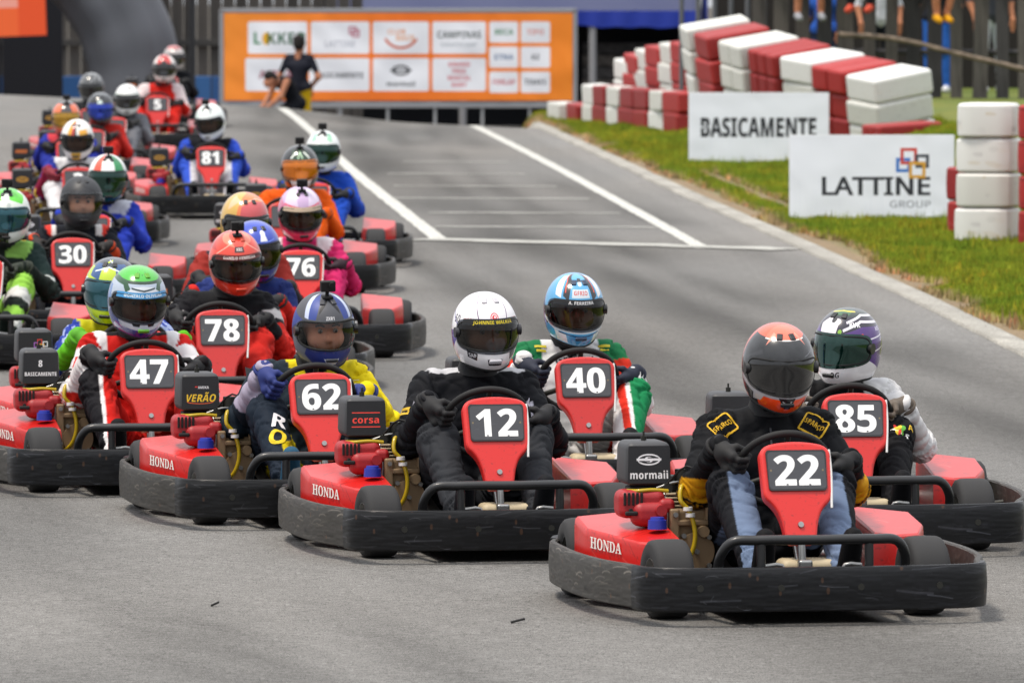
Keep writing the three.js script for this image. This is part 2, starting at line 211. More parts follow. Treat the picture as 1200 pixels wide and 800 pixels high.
const AIR = {
  swirl: (g, w) => { swirl(g, 128, 76, 66); g.font = 'bold 60px sans-serif'; g.fillStyle = '#ececec'; g.fillText('mormaii', 128, 162, 236); },
  corsa: (g) => { g.font = 'bold 62px sans-serif'; g.strokeStyle = g.fillStyle = '#ff4a3c'; g.lineWidth = 5; g.fillRect(34, 68, 188, 6); g.fillRect(34, 154, 188, 6); g.save(); g.translate(128, 114); g.scale(1.15, 0.95); g.fillText('corsa', 0, 0); g.restore(); },
  verao: (g) => { g.fillStyle = '#e8e8e8'; g.font = 'bold 24px sans-serif'; g.fillText('AMIKA', 152, 70); g.fillStyle = '#d0342c'; g.fillRect(92, 62, 20, 8); g.fillStyle = '#f0c62c'; g.font = 'italic bold 66px sans-serif'; g.fillText('VERÃO', 128, 138); g.strokeStyle = '#e06030'; g.lineWidth = 5; g.beginPath(); g.ellipse(128, 158, 92, 16, 0, 0.1, 3.04); g.stroke(); },
  basic: (g) => { g.fillStyle = '#f0f0f0'; g.font = 'bold 62px sans-serif'; g.fillText('8', 128, 74); g.font = 'bold 36px sans-serif'; g.fillText('BASICAMENTE', 128, 146, 238); },
  lattine: (g) => { g.lineWidth = 8; for (const [x, y, c] of [[150, 50, '#c8372d'], [124, 72, '#9a5fb0'], [166, 84, '#d9a02c'], [192, 66, '#d8d8d8']]) { g.strokeStyle = c; g.strokeRect(x, y, 32, 32); } g.fillStyle = '#f0f0f0'; g.font = 'bold 48px sans-serif'; g.fillText('LATTINE', 118, 158); },
  gold: (g) => { g.fillStyle = '#b98a2c'; g.font = 'bold 52px sans-serif'; g.beginPath(); g.ellipse(128, 110, 80, 34, 0, 0, 7); g.fill(); g.fillStyle = '#1a1b1d'; g.fillRect(70, 98, 116, 10); g.fillRect(84, 116, 88, 8); },
  plain: (g) => { g.fillStyle = '#b9642c'; g.fillRect(40, 90, 176, 46); },
};
const airMat = {}; for (const k of Object.keys(AIR)) airMat[k] = mat(0xffffff, 0.5, { map: canvasTex(256, 208, (g, w, h) => { g.fillStyle = '#1b1c1f'; g.fillRect(0, 0, w, h); const q = rng(9); for (let i = 0; i < 90; i++) { g.fillStyle = `rgba(90,90,94,${q() * 0.2})`; g.fillRect(q() * w, q() * h, 4 + q() * 30, 1 + q() * 2); } g.textAlign = 'center'; g.textBaseline = 'middle'; AIR[k](g, w, h); }) });
const makerTex = canvasTex(256, 96, (g, w, h) => { g.fillStyle = '#f3efe8'; g.textAlign = 'center'; g.textBaseline = 'middle'; g.font = 'bold 78px serif'; g.save(); g.translate(w / 2, h / 2 + 2); g.scale(0.84, 1); g.fillText('HONDA', 0, 0); g.restore(); });
MT.maker = mat(0xffffff, 0.42, { map: makerTex, transparent: true, alphaTest: 0.4 });

function buildKart() {
  const k = new THREE.Group(), add = (n, g, m, p = k) => mesh(n, g, m, p), bits = (n, g, m, p = k) => { const o = mesh(n, g, m, p); o.userData.kind = 'stuff'; return o; };
  // wrap-around bumper in four sections
  const prof = [[-0.024, 0.06], [-0.018, 0.054], [-0.002, 0.053], [0.003, 0.058], [0.005, 0.09], [0.007, 0.128], [0.005, 0.168], [0.003, 0.199], [-0.002, 0.205], [-0.018, 0.205], [-0.024, 0.199], [-0.026, 0.128]];
  add('front_bumper', sweepBelt([[0.622, 0.79], [0.602, 0.87], [0.55, 0.925], [0.46, 0.958], [0.3, 0.977], [0, 0.985], [-0.3, 0.977], [-0.46, 0.958], [-0.55, 0.925], [-0.602, 0.87], [-0.622, 0.79]], prof, 72), MT.bumpFront);
  const sp = prof.map(([o, y]) => [o - 0.006, 0.128 + (y - 0.128) * 0.97]);
  for (const s of [-1, 1]) { const P = [[0.605, 0.85], [0.63, 0.72], [0.685, 0.5], [0.715, 0.2], [0.715, -0.15], [0.7, -0.4], [0.665, -0.52]].map(([x, z]) => [x * s, z]); if (s > 0) P.reverse(); else P.forEach(() => 0); add('side_bumper', sweepBelt(s > 0 ? P : P, sp, 40), MT.bumpSide); }
  add('rear_bumper', sweepBelt([[-0.675, -0.5], [-0.63, -0.64], [-0.5, -0.7], [0, -0.715], [0.5, -0.7], [0.63, -0.64], [0.675, -0.5]], prof, 60), MT.bumpFront);
  for (const s of [-1, 1]) for (const [z, w] of [[0.55, 0.2], [-0.05, 0.3], [-0.45, 0.2]]) add('bumper_stay', tube([[s * 0.67, 0.14, z], [s * (0.67 - w), 0.1, z - 0.03]], 0.012, 4, 6), MT.darkSteel);
  bits('bumper_bolt', merge([-0.42, -0.14, 0.14, 0.42].map((x) => cyl(0.012, 0.013, 0.012, x, 0.135, 0.993 - Math.abs(x) * 0.055, 'z', 8))), MT.darkSteel);
  // chassis
  const fr = []; for (const s of [-1, 1]) { fr.push(tube([[s * 0.3, 0.075, 0.9], [s * 0.34, 0.075, 0.5], [s * 0.26, 0.075, 0.1], [s * 0.3, 0.075, -0.6]], 0.016, 30)); fr.push(tube([[s * 0.25, 0.19, 0.93], [s * 0.25, 0.09, 0.9], [s * 0.25, 0.075, 0.7]], 0.014, 10)); }
  fr.push(tube([[-0.3, 0.075, 0.82], [0.3, 0.075, 0.82]], 0.016, 4), tube([[-0.42, 0.12, 0.57], [0.42, 0.12, 0.57]], 0.014, 4), tube([[-0.3, 0.075, -0.55], [0.3, 0.075, -0.55]], 0.016, 4));
  add('chassis', merge(fr), MT.blackPaint);
  add('floor_pan', boxG(0.56, 0.006, 0.78, 0, 0.057, 0.46, 0), MT.darkSteel);
  add('rear_axle', cyl(0.02, 0.02, 1.12, 0, 0.14, -0.42, 'x'), MT.steel);
  // wheels
  const tyreG = (r, w) => { const h = w / 2, P = [[r * 0.5, -h * 0.9], [r * 0.62, -h], [r * 0.86, -h], [r * 0.955, -h * 0.88], [r * 0.99, -h * 0.68], [r, -h * 0.4], [r, h * 0.4], [r * 0.99, h * 0.68], [r * 0.955, h * 0.88], [r * 0.86, h], [r * 0.62, h], [r * 0.5, h * 0.9]]; const g = new THREE.LatheGeometry(P.map(([a, b]) => new THREE.Vector2(a, b)), 32); g.rotateZ(Math.PI / 2); return g; };
  const rimG = (r, w) => { const h = w / 2, g = new THREE.LatheGeometry([[0.02, h * 0.5], [r * 0.25, h * 0.45], [r * 0.42, h * 0.2], [r * 0.5, h * 0.92], [r * 0.54, h * 0.92], [r * 0.5, -h * 0.92]].map(([a, b]) => new THREE.Vector2(a, b)), 24); g.rotateZ(-Math.PI / 2); return g; };
  for (const [s, z, r, w, x] of [[-1, 0.56, 0.138, 0.135, 0.455], [1, 0.56, 0.138, 0.135, 0.455], [-1, -0.42, 0.142, 0.2, 0.545], [1, -0.42, 0.142, 0.2, 0.545]]) {
    const t = add('wheel', tyreG(r, w), MT.rubber); t.position.set(s * x, r, z); if (z > 0) t.rotation.y = rad(4);
    const rm = add('rim', rimG(r, w), MT.steel, t); if (s < 0) rm.rotation.y = Math.PI;
  }
  // foot guard bar across the nose
  add('nose_bar', tube([[-0.33, 0.17, 0.82], [-0.325, 0.235, 0.85], [-0.29, 0.285, 0.875], [-0.2, 0.292, 0.89], [0, 0.292, 0.9], [0.2, 0.292, 0.89], [0.29, 0.285, 0.875], [0.325, 0.235, 0.85], [0.33, 0.17, 0.82]], 0.0175, 60, 10), MT.blackPaint);
  for (const x of [-0.19, 0.19]) add('bar_post', tube([[x, 0.285, 0.885], [x, 0.09, 0.89]], 0.016, 4, 8), MT.blackPaint);
  add('bumper_rail', tube([[-0.33, 0.185, 0.92], [0, 0.188, 0.94], [0.33, 0.185, 0.92]], 0.012, 12, 6), MT.blackPaint);
  // front panel with number
  const sh = new THREE.Shape(); sh.moveTo(-0.038, 0.0); sh.quadraticCurveTo(-0.05, 0.004, -0.053, 0.03); sh.bezierCurveTo(-0.06, 0.085, -0.076, 0.125, -0.108, 0.155); sh.quadraticCurveTo(-0.124, 0.166, -0.124, 0.19); sh.lineTo(-0.128, 0.325); sh.quadraticCurveTo(-0.126, 0.352, -0.09, 0.36); sh.quadraticCurveTo(0, 0.378, 0.09, 0.36); sh.quadraticCurveTo(0.126, 0.352, 0.128, 0.325); sh.lineTo(0.124, 0.19); sh.quadraticCurveTo(0.124, 0.166, 0.108, 0.15); sh.bezierCurveTo(0.076, 0.125, 0.06, 0.085, 0.053, 0.03); sh.quadraticCurveTo(0.05, 0.004, 0.038, 0); sh.closePath();
  const pg = plate(sh, 0.03, 0.012), tilt = new THREE.Matrix4().makeRotationX(-rad(22)).setPosition(0, 0.262, 0.63).multiply(new THREE.Matrix4().makeScale(0.9, 0.94, 1));
  pg.applyMatrix4(tilt); const panel = add('front_panel', pg, MT.panelRed);
  const ps = new THREE.Shape(); ps.absarc(-0.101, 0.2, 0.014, Math.PI, 1.5 * Math.PI); ps.absarc(0.101, 0.2, 0.014, 1.5 * Math.PI, 2 * Math.PI); ps.absarc(0.105, 0.33, 0.014, 0, 0.5 * Math.PI); ps.absarc(-0.105, 0.33, 0.014, 0.5 * Math.PI, Math.PI); ps.closePath();
  const plg = new THREE.ExtrudeGeometry(ps, { depth: 0.006, bevelEnabled: false, curveSegments: 6 }), uv = plg.attributes.uv, pp = plg.attributes.position;
  for (let i = 0; i < uv.count; i++) uv.setXY(i, (pp.getX(i) + 0.119) / 0.238, (pp.getY(i) - 0.186) / 0.158);
  plg.translate(0, 0, 0.043); plg.applyMatrix4(tilt); add('number_plate', plg, MT.grey);
  const bolt = cyl(0.011, 0.013, 0.008, 0, 0.055, 0.045, 'z', 12); bolt.applyMatrix4(tilt); add('bolt', bolt, MT.steel);
  const rod = tube([[0.137, 0.35, 0.03], [0.138, 0.26, 0.035], [0.128, 0.12, 0.04]], 0.005, 8, 6); rod.applyMatrix4(tilt); add('panel_rod', rod, MT.white);
  add('panel_bracket', merge([tube([[0, 0.07, 0.7], [0, 0.27, 0.66]], 0.014, 4), boxG(0.05, 0.14, 0.04, 0, 0.14, 0.72, 0.01)]), MT.steel);
  // steering
  const ring = []; for (let i = 0; i < 24; i++) { const p = rimPoint((i / 24) * Math.PI * 2); ring.push([p.x, p.y, p.z]); }
  const sw = add('steering_wheel', tube(ring, 0.0128, 64, 10, true), MT.rubberDark);
  const spokes = [90, 210, 330].map((a) => { const p = rimPoint(rad(a)); return tube([[0, WHEEL.c[1] - 0.012, WHEEL.c[2] + 0.014], [p.x, p.y, p.z]], 0.011, 4, 6); }); bits('spoke', merge(spokes), MT.darkSteel, sw);
  add('steering_column', tube([[0, 0.49, 0.37], [0, 0.1, 0.7]], 0.013, 4), MT.steel);
  // pedals, tank between the legs
  for (const s of [-1, 1]) { add('pedal', tube([[s * 0.1, 0.07, 0.83], [s * 0.11, 0.2, 0.86], [s * 0.17, 0.2, 0.86]], 0.008, 10, 6), MT.steel); add('foot_rest', tube([[s * 0.08, 0.14, 0.8], [s * 0.26, 0.14, 0.81]], 0.006, 4, 6), MT.steel); }
  add('front_tray', boxG(0.2, 0.13, 0.14, 0.03, 0.14, 0.6, 0.025), MT.beige);
  add('tie_rod', tube([[-0.4, 0.12, 0.5], [0, 0.11, 0.63], [0.4, 0.12, 0.5]], 0.008, 12, 6), MT.steel);
  // side pods
  const podR = add('side_pod', prism([[-0.36, -0.24], [-0.635, -0.24], [-0.64, 0.0], [-0.51, 0.33], [-0.47, 0.37], [-0.36, 0.37]].reverse(), 0.09, (x, z) => 0.325 - 0.11 * (z + 0.24) + (x + 0.36) * 0.08), MT.red); podR.userData.label = 'red engine-side pod with white lettering';
  { const a = V3(-0.6275, 0, 0.038), b = V3(-0.552, 0, 0.229), nrm = V3(-0.92, 0, 0.38).normalize().multiplyScalar(0.003), y0 = [0.196, 0.186], y1 = [0.264, 0.25]; add('lettering', decalQuad([a.x + nrm.x, y0[0], a.z + nrm.z], [b.x + nrm.x, y0[1], b.z + nrm.z], [b.x + nrm.x, y1[1], b.z + nrm.z], [a.x + nrm.x, y1[0], a.z + nrm.z]), MT.maker, podR); }
  add('fuel_cap', merge([cyl(0.032, 0.034, 0.032, -0.42, 0.3, 0.2, 'y', 24), cyl(0.024, 0.026, 0.012, -0.42, 0.32, 0.2, 'y', 20)]), MT.blueCap);
  add('side_pod', prism([[0.35, -0.26], [0.35, 0.24], [0.43, 0.25], [0.53, 0.17], [0.59, -0.02], [0.59, -0.26]].reverse(), 0.09, (x, z) => 0.325 - 0.12 * (z + 0.26) - (x - 0.36) * 0.1), MT.red);
  // engine: fan housing, crankcase, head, carburettor, air box, hoses
  const cw = add('fan_housing', merge([boxG(0.17, 0.1, 0.13, -0.455, 0.365, 0.05, 0.03), boxG(0.13, 0.09, 0.1, -0.43, 0.33, 0.09, 0.035), boxG(0.06, 0.05, 0.1, -0.37, 0.36, 0.08, 0.02), cyl(0.02, 0.02, 0.03, -0.395, 0.345, 0.14, 'z', 14)]), MT.cowl);
  bits('louvre', merge([-2, -1, 0, 1, 2].map((i) => boxG(0.009, 0.045, 0.012, -0.49 + i * 0.015, 0.385, 0.116, 0.003))), MT.rubberDark, cw);
  add('crankcase', merge([boxG(0.15, 0.24, 0.2, -0.285, 0.23, 0.02, 0.018), cyl(0.066, 0.07, 0.04, -0.27, 0.2, 0.13, 'z', 24), boxG(0.12, 0.03, 0.12, -0.27, 0.1, 0.1, 0.008), boxG(0.035, 0.2, 0.03, -0.345, 0.25, 0.13, 0.008), boxG(0.03, 0.05, 0.04, -0.22, 0.33, 0.12, 0.008), boxG(0.11, 0.02, 0.04, -0.28, 0.3, 0.13, 0.006), cyl(0.02, 0.024, 0.05, -0.245, 0.27, 0.14, 'z', 14)]), MT.cast);
  bits('cooling_fin', merge([0, 1, 2, 3, 4, 5].map((i) => boxG(0.17, 0.006, 0.19, -0.285, 0.33 + i * 0.014, 0.01, 0.002))), MT.castPale);
  bits('engine_bolt', merge([[-0.225, 0.25, 0.155], [-0.315, 0.255, 0.15], [-0.225, 0.15, 0.155], [-0.318, 0.15, 0.15], [-0.27, 0.2, 0.16], [-0.345, 0.33, 0.15], [-0.345, 0.18, 0.15]].map(([x, y, z]) => cyl(0.009, 0.009, 0.02, x, y, z, 'z', 8))), MT.steel);
  add('shield', tube([[-0.365, 0.2, 0.09], [-0.365, 0.36, 0.095], [-0.37, 0.41, 0.06]], 0.014, 10, 8), MT.steel);
  add('carburettor', merge([boxG(0.07, 0.06, 0.09, -0.33, 0.43, 0.0, 0.012), cyl(0.028, 0.028, 0.05, -0.3, 0.46, 0.05, 'y', 16), cyl(0.018, 0.018, 0.06, -0.36, 0.42, 0.06, 'z', 12)]), MT.darkSteel);
  bits('throttle_link', merge([tube([[-0.25, 0.43, 0.06], [-0.33, 0.44, 0.08], [-0.4, 0.42, 0.08]], 0.005, 10, 5), tube([[-0.25, 0.39, 0.1], [-0.36, 0.4, 0.1]], 0.004, 4, 5)]), MT.steel);
  const ag = boxG(0.165, 0.155, 0.21, 0, 0, 0, 0.026); { const p = ag.attributes.position; for (let i = 0; i < p.count; i++) { const y = p.getY(i); if (y > 0) { p.setX(i, p.getX(i) * (1 - y * 0.5)); p.setZ(i, p.getZ(i) * (1 - y * 0.8)); } } ag.computeVertexNormals(); }
  ag.translate(-0.425, 0.505, -0.03); const ab = add('air_box', toCreasedNormals(ag, rad(50)), MT.boxGrey);
  const bx = -0.425, by = 0.505, bz = -0.03 + 0.1062;
  add('air_box_label', decalQuad([bx - 0.077, by - 0.068, bz + 0.001], [bx + 0.077, by - 0.068, bz + 0.001], [bx + 0.074, by + 0.064, bz - 0.0046], [bx - 0.074, by + 0.064, bz - 0.0046]), airMat.plain, ab);
  add('air_box_knob', merge([cyl(0.01, 0.01, 0.018, -0.425, 0.59, -0.03, 'y', 10), cyl(0.004, 0.004, 0.03, -0.425, 0.6, -0.03, 'y', 6)]), MT.darkSteel, ab);
  add('air_box_neck', merge([cyl(0.035, 0.04, 0.08, -0.42, 0.42, -0.05), boxG(0.13, 0.02, 0.08, -0.43, 0.415, 0.02, 0.006)]), MT.rubberDark);
  add('fuel_hose', tube([[-0.36, 0.41, 0.09], [-0.42, 0.415, 0.1], [-0.47, 0.412, 0.1], [-0.5, 0.41, 0.05]], 0.007, 20, 6), MT.hose); add('fuel_hose', tube([[-0.3, 0.43, 0.1], [-0.325, 0.425, 0.15], [-0.33, 0.38, 0.17], [-0.305, 0.35, 0.17], [-0.285, 0.3, 0.175], [-0.28, 0.24, 0.175], [-0.3, 0.18, 0.17], [-0.34, 0.14, 0.15]], 0.0085, 36, 7), MT.hose);
  bits('hose_clamp', merge([cyl(0.017, 0.017, 0.013, -0.296, 0.33, 0.172), cyl(0.017, 0.017, 0.013, -0.305, 0.352, 0.171)]), MT.white);
  add('ignition_lead', tube([[-0.2, 0.34, 0.1], [-0.19, 0.4, 0.13], [-0.24, 0.44, 0.12], [-0.3, 0.45, 0.06]], 0.006, 20, 6), MT.rubberDark);
  add('throttle_cable', tube([[-0.36, 0.44, 0.09], [-0.3, 0.5, 0.14], [-0.2, 0.42, 0.18], [-0.14, 0.2, 0.4], [-0.12, 0.1, 0.8]], 0.0045, 30, 5), MT.rubberDark);
  add('air_filter_cap', merge([cyl(0.04, 0.042, 0.03, -0.27, 0.455, 0.03, 'y', 20), cyl(0.03, 0.03, 0.012, -0.27, 0.476, 0.03, 'y', 20)]), MT.darkSteel);
  add('start_handle', merge([boxG(0.045, 0.016, 0.02, -0.5, 0.335, 0.135, 0.006), cyl(0.007, 0.007, 0.03, -0.5, 0.345, 0.12, 'z', 8)]), MT.rubberDark);
  add('heat_shield', boxG(0.09, 0.1, 0.008, -0.21, 0.37, 0.09, 0.003), MT.steel);
  add('exhaust', merge([tube([[-0.3, 0.2, -0.12], [-0.33, 0.2, -0.26], [-0.28, 0.19, -0.36]], 0.026, 16, 10), cyl(0.05, 0.05, 0.3, -0.2, 0.19, -0.56, 'x', 20)]), MT.darkSteel);
  add('chain_guard', boxG(0.03, 0.12, 0.3, -0.2, 0.16, -0.3, 0.01), MT.blackPaint);
  // seat shell
  { const pos = [], idx = [], nu = 16, nv = 18; for (let j = 0; j <= nv; j++) for (let i = 0; i <= nu; i++) { const u = i / nu * 2 - 1, v = j / nv; const zz = v < 0.45 ? 0.16 - v / 0.45 * 0.3 : -0.14 - (v - 0.45) / 0.55 * 0.17, yy = v < 0.45 ? 0.1 - 0.03 * Math.sin(v / 0.45 * 3.14) : 0.09 + (v - 0.45) / 0.55 * 0.48, w = 0.2 + 0.015 * Math.sin(v * 6), lip = Math.abs(u) ** 3.2; const side = v < 0.45 ? lip * 0.13 : lip * 0.02; pos.push(u * w, yy + side, zz + (v >= 0.45 ? lip * 0.13 * (1 - (v - 0.45) * 0.8) : 0)); }
    for (let j = 0; j < nv; j++) for (let i = 0; i < nu; i++) { const a = j * (nu + 1) + i; idx.push(a, a + 1, a + nu + 1, a + 1, a + nu + 2, a + nu + 1); }
    const g = new THREE.BufferGeometry(); g.setAttribute('position', new THREE.Float32BufferAttribute(pos, 3)); g.setIndex(idx); g.computeVertexNormals(); const m2 = mat(0x1a1a1c, 0.45, { side: THREE.DoubleSide }); add('seat', g, m2); }
  return k;
}
// ---------- figures: one continuous surface from tapered bones ----------
function sdfMesh(bones, cell, K = 0.035) {
  const mn = [1e9, 1e9, 1e9], mx = [-1e9, -1e9, -1e9];
  for (const b of bones) for (let k = 0; k < 3; k++) for (const [p, r] of [[b.a, b.ra], [b.b, b.rb]]) { mn[k] = Math.min(mn[k], p[k] - r - 3 * cell); mx[k] = Math.max(mx[k], p[k] + r + 3 * cell); }
  const n = mn.map((v, k) => Math.ceil((mx[k] - v) / cell) + 1), [nx, ny, nz] = n, F = new Float32Array(nx * ny * nz).fill(0.2), D = new Float32Array(nx * ny * nz).fill(1), W = new Uint8Array(nx * ny * nz);
  bones.forEach((b, bi) => {
    const [ax, ay, az] = b.a, dx = b.b[0] - ax, dy = b.b[1] - ay, dz = b.b[2] - az, L2 = dx * dx + dy * dy + dz * dz || 1e-9, kk = b.k ?? K, m = kk + 3 * cell, rm = Math.max(b.ra, b.rb) + m, sz = b.flat || [1, 1, 1];
    const lo = [0, 1, 2].map((k) => Math.max(0, Math.floor((Math.min(b.a[k], b.b[k]) - rm * Math.max(1, 1) - mn[k]) / cell))), hi = [0, 1, 2].map((k) => Math.min(n[k] - 1, Math.ceil((Math.max(b.a[k], b.b[k]) + rm - mn[k]) / cell)));
    for (let z = lo[2]; z <= hi[2]; z++) for (let y = lo[1]; y <= hi[1]; y++) { let o = (z * ny + y) * nx + lo[0]; for (let x = lo[0]; x <= hi[0]; x++, o++) {
      const px = mn[0] + x * cell - ax, py = mn[1] + y * cell - ay, pz = mn[2] + z * cell - az, t = clamp((px * dx + py * dy + pz * dz) / L2), qx = (px - dx * t) * sz[0], qy = (py - dy * t) * sz[1], qz = (pz - dz * t) * sz[2];
      const d = Math.sqrt(qx * qx + qy * qy + qz * qz) - (b.ra + (b.rb - b.ra) * t), f = F[o], h = Math.max(kk - Math.abs(d - f), 0); F[o] = Math.min(d, f) - (h * h) / (4 * kk); if (d < D[o]) { D[o] = d; W[o] = bi; }
    } }
  });
  const pos = [], who = [], idx = [], map = new Int32Array(nx * ny * nz).fill(-1), sx = 1, sy = nx, szz = nx * ny, C = [0, sx, sy, sx + sy, szz, szz + sx, szz + sy, szz + sx + sy], E = [[0, 1], [2, 3], [4, 5], [6, 7], [0, 2], [1, 3], [4, 6], [5, 7], [0, 4], [1, 5], [2, 6], [3, 7]];
  for (let z = 0; z < nz - 1; z++) for (let y = 0; y < ny - 1; y++) for (let x = 0; x < nx - 1; x++) {
    const o = (z * ny + y) * nx + x; let m = 0; for (let k = 0; k < 8; k++) if (F[o + C[k]] < 0) m |= 1 << k; if (m === 0 || m === 255) continue;
    let X = 0, Y = 0, Z = 0, c = 0; for (const [i, j] of E) { const a = F[o + C[i]], b = F[o + C[j]]; if ((a < 0) === (b < 0)) continue; const t = a / (a - b); X += lerp(i & 1, j & 1, t); Y += lerp((i >> 1) & 1, (j >> 1) & 1, t); Z += lerp((i >> 2) & 1, (j >> 2) & 1, t); c++; }
    map[o] = pos.length / 3; pos.push(mn[0] + (x + X / c) * cell, mn[1] + (y + Y / c) * cell, mn[2] + (z + Z / c) * cell); who.push(W[o]);
  }
  const quad = (a, b, c, d, flip) => { if (a < 0 || b < 0 || c < 0 || d < 0) return; if (flip) idx.push(a, c, b, b, c, d); else idx.push(a, b, c, b, d, c); };
  for (let z = 1; z < nz - 1; z++) for (let y = 1; y < ny - 1; y++) for (let x = 1; x < nx - 1; x++) {
    const o = (z * ny + y) * nx + x, i = F[o] < 0;
    if (i !== F[o + sx] < 0) quad(map[o - sy - szz], map[o - szz], map[o - sy], map[o], !i);
    if (i !== F[o + sy] < 0) quad(map[o - sx - szz], map[o - szz], map[o - sx], map[o], i);
    if (i !== F[o + szz] < 0) quad(map[o - sx - sy], map[o - sy], map[o - sx], map[o], !i);
  }
  const g = new THREE.BufferGeometry(); g.setAttribute('position', new THREE.Float32BufferAttribute(pos, 3)); g.setIndex(idx); g.userData.who = who; g.computeVertexNormals(); return g;
}
const B = (part, a, b, ra, rb, o = {}) => ({ part, a, b, ra, rb, ...o });
const bodyMat = mat(0xffffff, 0.7, { vertexColors: true, specularIntensity: 0.22 });
const clothBump = noiseTex(128, (x, y) => { const n = 0.5 + 0.4 * tileNoise(x, y, 20, 3) + (R() - 0.5) * 0.5; return [n, n, n]; }, false);
function skinBody(bones, cell, colour, fold = 0.006, seed = 0) {
  const g = sdfMesh(bones, cell), p = g.attributes.position, nn = g.attributes.normal, who = g.userData.who, C = new Float32Array(p.count * 3), c = new THREE.Color(), cache = {};
  for (let i = 0; i < p.count; i++) {
    const b = bones[who[i]], x = p.getX(i), y = p.getY(i), z = p.getZ(i), d = [b.b[0] - b.a[0], b.b[1] - b.a[1], b.b[2] - b.a[2]], L2 = d[0] ** 2 + d[1] ** 2 + d[2] ** 2 || 1e-6, t = ((x - b.a[0]) * d[0] + (y - b.a[1]) * d[1] + (z - b.a[2]) * d[2]) / L2;
    const h = colour(b.part, t, [x, y, z], Math.sign(b.side ?? (b.a[0] + b.b[0])) || 1); c.copy(cache[h] ??= col(h)); C[i * 3] = c.r; C[i * 3 + 1] = c.g; C[i * 3 + 2] = c.b;
    if (b.fold !== 0) { const limb = /arm|thigh|shin/.test(b.part), s = Math.sqrt(L2) * t * (limb ? 26 : 10); const q = noise(x * 13 + seed, y * 13 + s, z * 13) + 0.6 * noise(x * 27 + s, y * 27, z * 27 + seed), bend = limb ? 0.55 + 1.1 * gau(((t > 0.5 ? 1 : 0) - t) / 0.25) : 0.8; const al = Math.sqrt(L2) * t, wb = noise(x * 6 + seed, y * 6, z * 6), n1 = limb ? noise(al * 17 + wb * 1.6 + seed, x * 5, z * 5 + y * 3) : noise(x * 6 + y * 9 + seed, y * 5 - x * 4, z * 5 + wb), n2 = limb ? noise(al * 30 + wb * 2, x * 9 + seed, z * 9 + y * 6) : noise(x * 13 - y * 7, y * 11 + seed, z * 9); const w = fold * bend * (0.1 * q + 0.3 - 1.0 * Math.max(0, 1 - Math.abs(n1) * 2.6) ** 2.5 - 0.55 * Math.max(0, 1 - Math.abs(n2) * 2.6) ** 3); p.setXYZ(i, x + nn.getX(i) * w, y + nn.getY(i) * w, z + nn.getZ(i) * w); }
  }
  g.setAttribute('color', new THREE.BufferAttribute(C, 3)); delete g.userData.who; g.computeVertexNormals(); return g;
}
// hand closed on a bar: bar along Z through the origin, back of the hand to +X, wrist towards -Y. Built once, mirrored for the other side.
const gloveG = (() => {
  const b = [B('palm', [0.03, -0.05, -0.012], [0.034, 0.0, -0.03], 0.026, 0.02, { k: 0.02 }), B('palm', [0.03, -0.05, 0.01], [0.034, 0.0, 0.03], 0.026, 0.019, { k: 0.02 }), B('wrist', [0.024, -0.1, 0], [0.03, -0.05, 0], 0.034, 0.027, { k: 0.025 })];
  [[-0.038, 0.9], [-0.0135, 1.02], [0.011, 1], [0.035, 0.88]].forEach(([z, l]) => { b.push(B('finger', [0.034, 0.002, z * 0.95], [0.027, 0.028 * l, z], 0.0108, 0.0098, { k: 0.005 }), B('finger', [0.027, 0.028 * l, z], [-0.004, 0.033 * l, z], 0.0105, 0.0098, { k: 0.006 }), B('finger', [-0.004, 0.033 * l, z], [-0.026, 0.012, z], 0.0098, 0.009, { k: 0.006 }), B('finger', [-0.026, 0.012, z], [-0.022, -0.008, z], 0.009, 0.008, { k: 0.006 })); });
  b.push(B('thumb', [0.024, -0.045, 0.026], [0.006, -0.03, 0.045], 0.015, 0.0125, { k: 0.014 }), B('thumb', [0.006, -0.03, 0.045], [-0.02, -0.012, 0.044], 0.0125, 0.0105, { k: 0.006 }));
  return sdfMesh(b, 0.0036, 0.008);
})();
